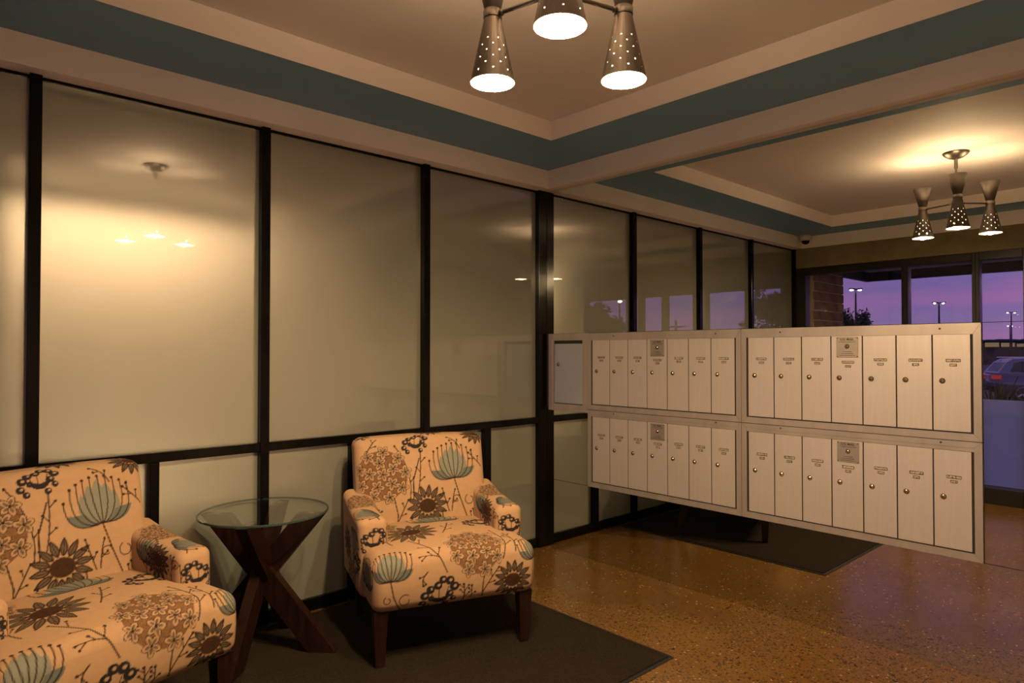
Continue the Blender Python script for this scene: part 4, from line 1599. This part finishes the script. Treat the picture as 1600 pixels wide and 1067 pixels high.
# ------------------------------------------------------------------ parked car
def car(loc, heading, label):
    o = tag(empty('parked_car', loc, heading), label, 'car')
    # profile, x forward (rear at 0), z up
    low = [(0.05, 0.42), (0.0, 0.62), (0.02, 0.95), (0.14, 1.06), (1.0, 1.08), (2.9, 1.05), (3.45, 1.00), (4.25, 0.86), (4.52, 0.66), (4.55, 0.42),
           (4.15, 0.30), (0.30, 0.30)]
    top = [(0.14, 1.06), (0.42, 1.46), (0.62, 1.585), (1.5, 1.635), (2.25, 1.59), (2.75, 1.42), (3.45, 1.00)]
    W2 = 0.92

    def prism(prof, w0, w1, zsplit=None):
        n_ = len(prof)
        vs = []
        for s in (-1, 1):
            for (x_, z_) in prof:
                ww = w0 + (w1 - w0) * ((z_ - prof[0][1]) / 0.6 if zsplit else 0)
                vs.append((x_, s * ww, z_))
        fs = [tuple(range(n_))[::-1], tuple(range(n_, 2 * n_))]
        for k in range(n_):
            j = (k + 1) % n_
            fs.append((k, j, n_ + j, n_ + k))
        return vs, fs
    v_, f_ = prism(low, W2, W2)
    bm = bmesh.new()
    bv = [bm.verts.new(p) for p in v_]
    for f in f_:
        bm.faces.new([bv[i] for i in f])
    bmesh.ops.recalc_face_normals(bm, faces=bm.faces)
    bmesh.ops.bevel(bm, geom=list(bm.edges), offset=0.045, segments=2, affect='EDGES')
    me = bpy.data.meshes.new('body')
    bm.to_mesh(me)
    bm.free()
    me.materials.append(M['carpaint'])
    me.polygons.foreach_set('use_smooth', [True] * len(me.polygons))
    place('body', me, o)
    mb = MB()
    v_, f_ = prism(top, 0.86, 0.68, True)
    mb.add(v_, f_, 0)
    mb.build('cabin', M['carpaint'], o)
    for s in (-1, 1):
        def side(prof, name):
            v2 = []
            for dx in (0.0, 0.012):
                for (x_, z_) in prof:
                    ww = 0.86 - 0.18 * ((z_ - 1.06) / 0.6)
                    v2.append((x_, s * (ww + dx), z_))
            n_ = len(prof)
            f2 = [tuple(range(n_)), tuple(range(n_, 2 * n_))] + [(k, (k + 1) % n_, n_ + (k + 1) % n_, n_ + k) for k in range(n_)]
            MB().add(v2, f2).build(name, M['carglass'], o)
        side([(0.50, 1.12), (0.66, 1.46), (1.10, 1.53), (1.10, 1.12)], 'side_window')
        side([(1.16, 1.12), (1.16, 1.535), (1.85, 1.53), (1.85, 1.12)], 'side_window')
        side([(1.91, 1.12), (1.91, 1.525), (2.22, 1.50), (2.62, 1.36), (2.95, 1.12)], 'side_window')
        MB().box(0.5, 2.1, s * 0.64 - 0.02, s * 0.64 + 0.02, 1.62, 1.665, 0, 0.008).build('roof_rail', M['alloy'], o)
        MB().box(-0.015, 0.22, min(s * 0.60, s * 0.94), max(s * 0.60, s * 0.94), 0.86, 1.00, 0, 0.015).build('tail_lamp', M['taillight'], o)
        for wx in (0.88, 3.62):
            w_ = MB().lathe([(0.0, -0.10), (0.24, -0.10), (0.345, -0.085), (0.36, -0.04), (0.36, 0.06), (0.345, 0.10), (0.24, 0.115)], 28, (wx, s * 0.80, 0.36), axis='y')
            wo = w_.build('wheel', M['tyre'], o)
            ry = 0.105 if s > 0 else -0.105
            rm = MB()
            for q in range(5):
                a = 2 * PI * q / 5
                rm.bar((wx, s * 0.80 + ry, 0.36), (wx + 0.22 * math.cos(a), s * 0.80 + ry, 0.36 + 0.22 * math.sin(a)), 0.06, 0.02, (-math.sin(a), 0, math.cos(a)))
            rm.lathe([(0.21, -0.01), (0.24, -0.01), (0.24, 0.015), (0.21, 0.015)], 28, (wx, s * 0.80 + ry, 0.36), axis='y')
            rm.build('rim', M['alloy'], wo)
    MB().bar((0.20, 0, 1.12), (0.43, 0, 1.45), 1.25, 0.03, (0, 1, 0)).build('rear_window', M['carglass'], o)
    MB().box(-0.03, 0.10, -0.80, 0.80, 0.42, 0.60, 0, 0.02).build('bumper', M['tyre'], o)
    return o


car((-23.62, 6.39, -0.55), math.atan2(-0.89, -0.45), 'grey sport utility car parked outside beyond the frosted storefront glass')

# ------------------------------------------------------------------ spiky plant outside the sidelight
pl = tag(empty('potted_agave', (-1.55, 1.62, -0.015)), 'dark spiky potted plant standing outside the frosted sidelight', 'plant')
MB().lathe([(0.0, 0.0), (0.13, 0.0), (0.17, 0.50), (0.18, 0.52), (0.155, 0.52), (0.15, 0.46), (0.0, 0.46)], 24).build('planter', M['planter'], pl)
ra = random.Random(9)
for k in range(15):
    a = 2 * PI * k / 15 + ra.uniform(-0.2, 0.2)
    tilt = ra.uniform(0.12, 0.62)
    L = ra.uniform(0.50, 0.66)
    mb = MB()
    d = Vector((math.cos(a), math.sin(a), 0))
    s = Vector((-math.sin(a), math.cos(a), 0))
    vs, n_ = [], 6
    for j in range(n_):
        t = j / (n_ - 1)
        c_ = d * (L * t * math.sin(tilt * (0.6 + 0.7 * t))) + Vector((0, 0, 0.46 + L * t * math.cos(tilt * (0.6 + 0.7 * t))))
        w = 0.030 * (1 - t) ** 0.6 * (0.7 + 0.9 * t * (1 - t) * 2) + 0.0008
        nrm = (d * math.cos(tilt) - Vector((0, 0, 1)) * math.sin(tilt)) * 0.004
        vs += [tuple(c_ - s * w), tuple(c_ + nrm), tuple(c_ + s * w), tuple(c_ - nrm)]
    fs = [(3, 2, 1, 0), tuple(4 * (n_ - 1) + q for q in range(4))]
    for j in range(n_ - 1):
        for q in range(4):
            fs.append((4 * j + q, 4 * j + (q + 1) % 4, 4 * j + 4 + (q + 1) % 4, 4 * j + 4 + q))
    mb.add(vs, fs, 0, True)
    mb.build('leaf', M['agave'], pl)
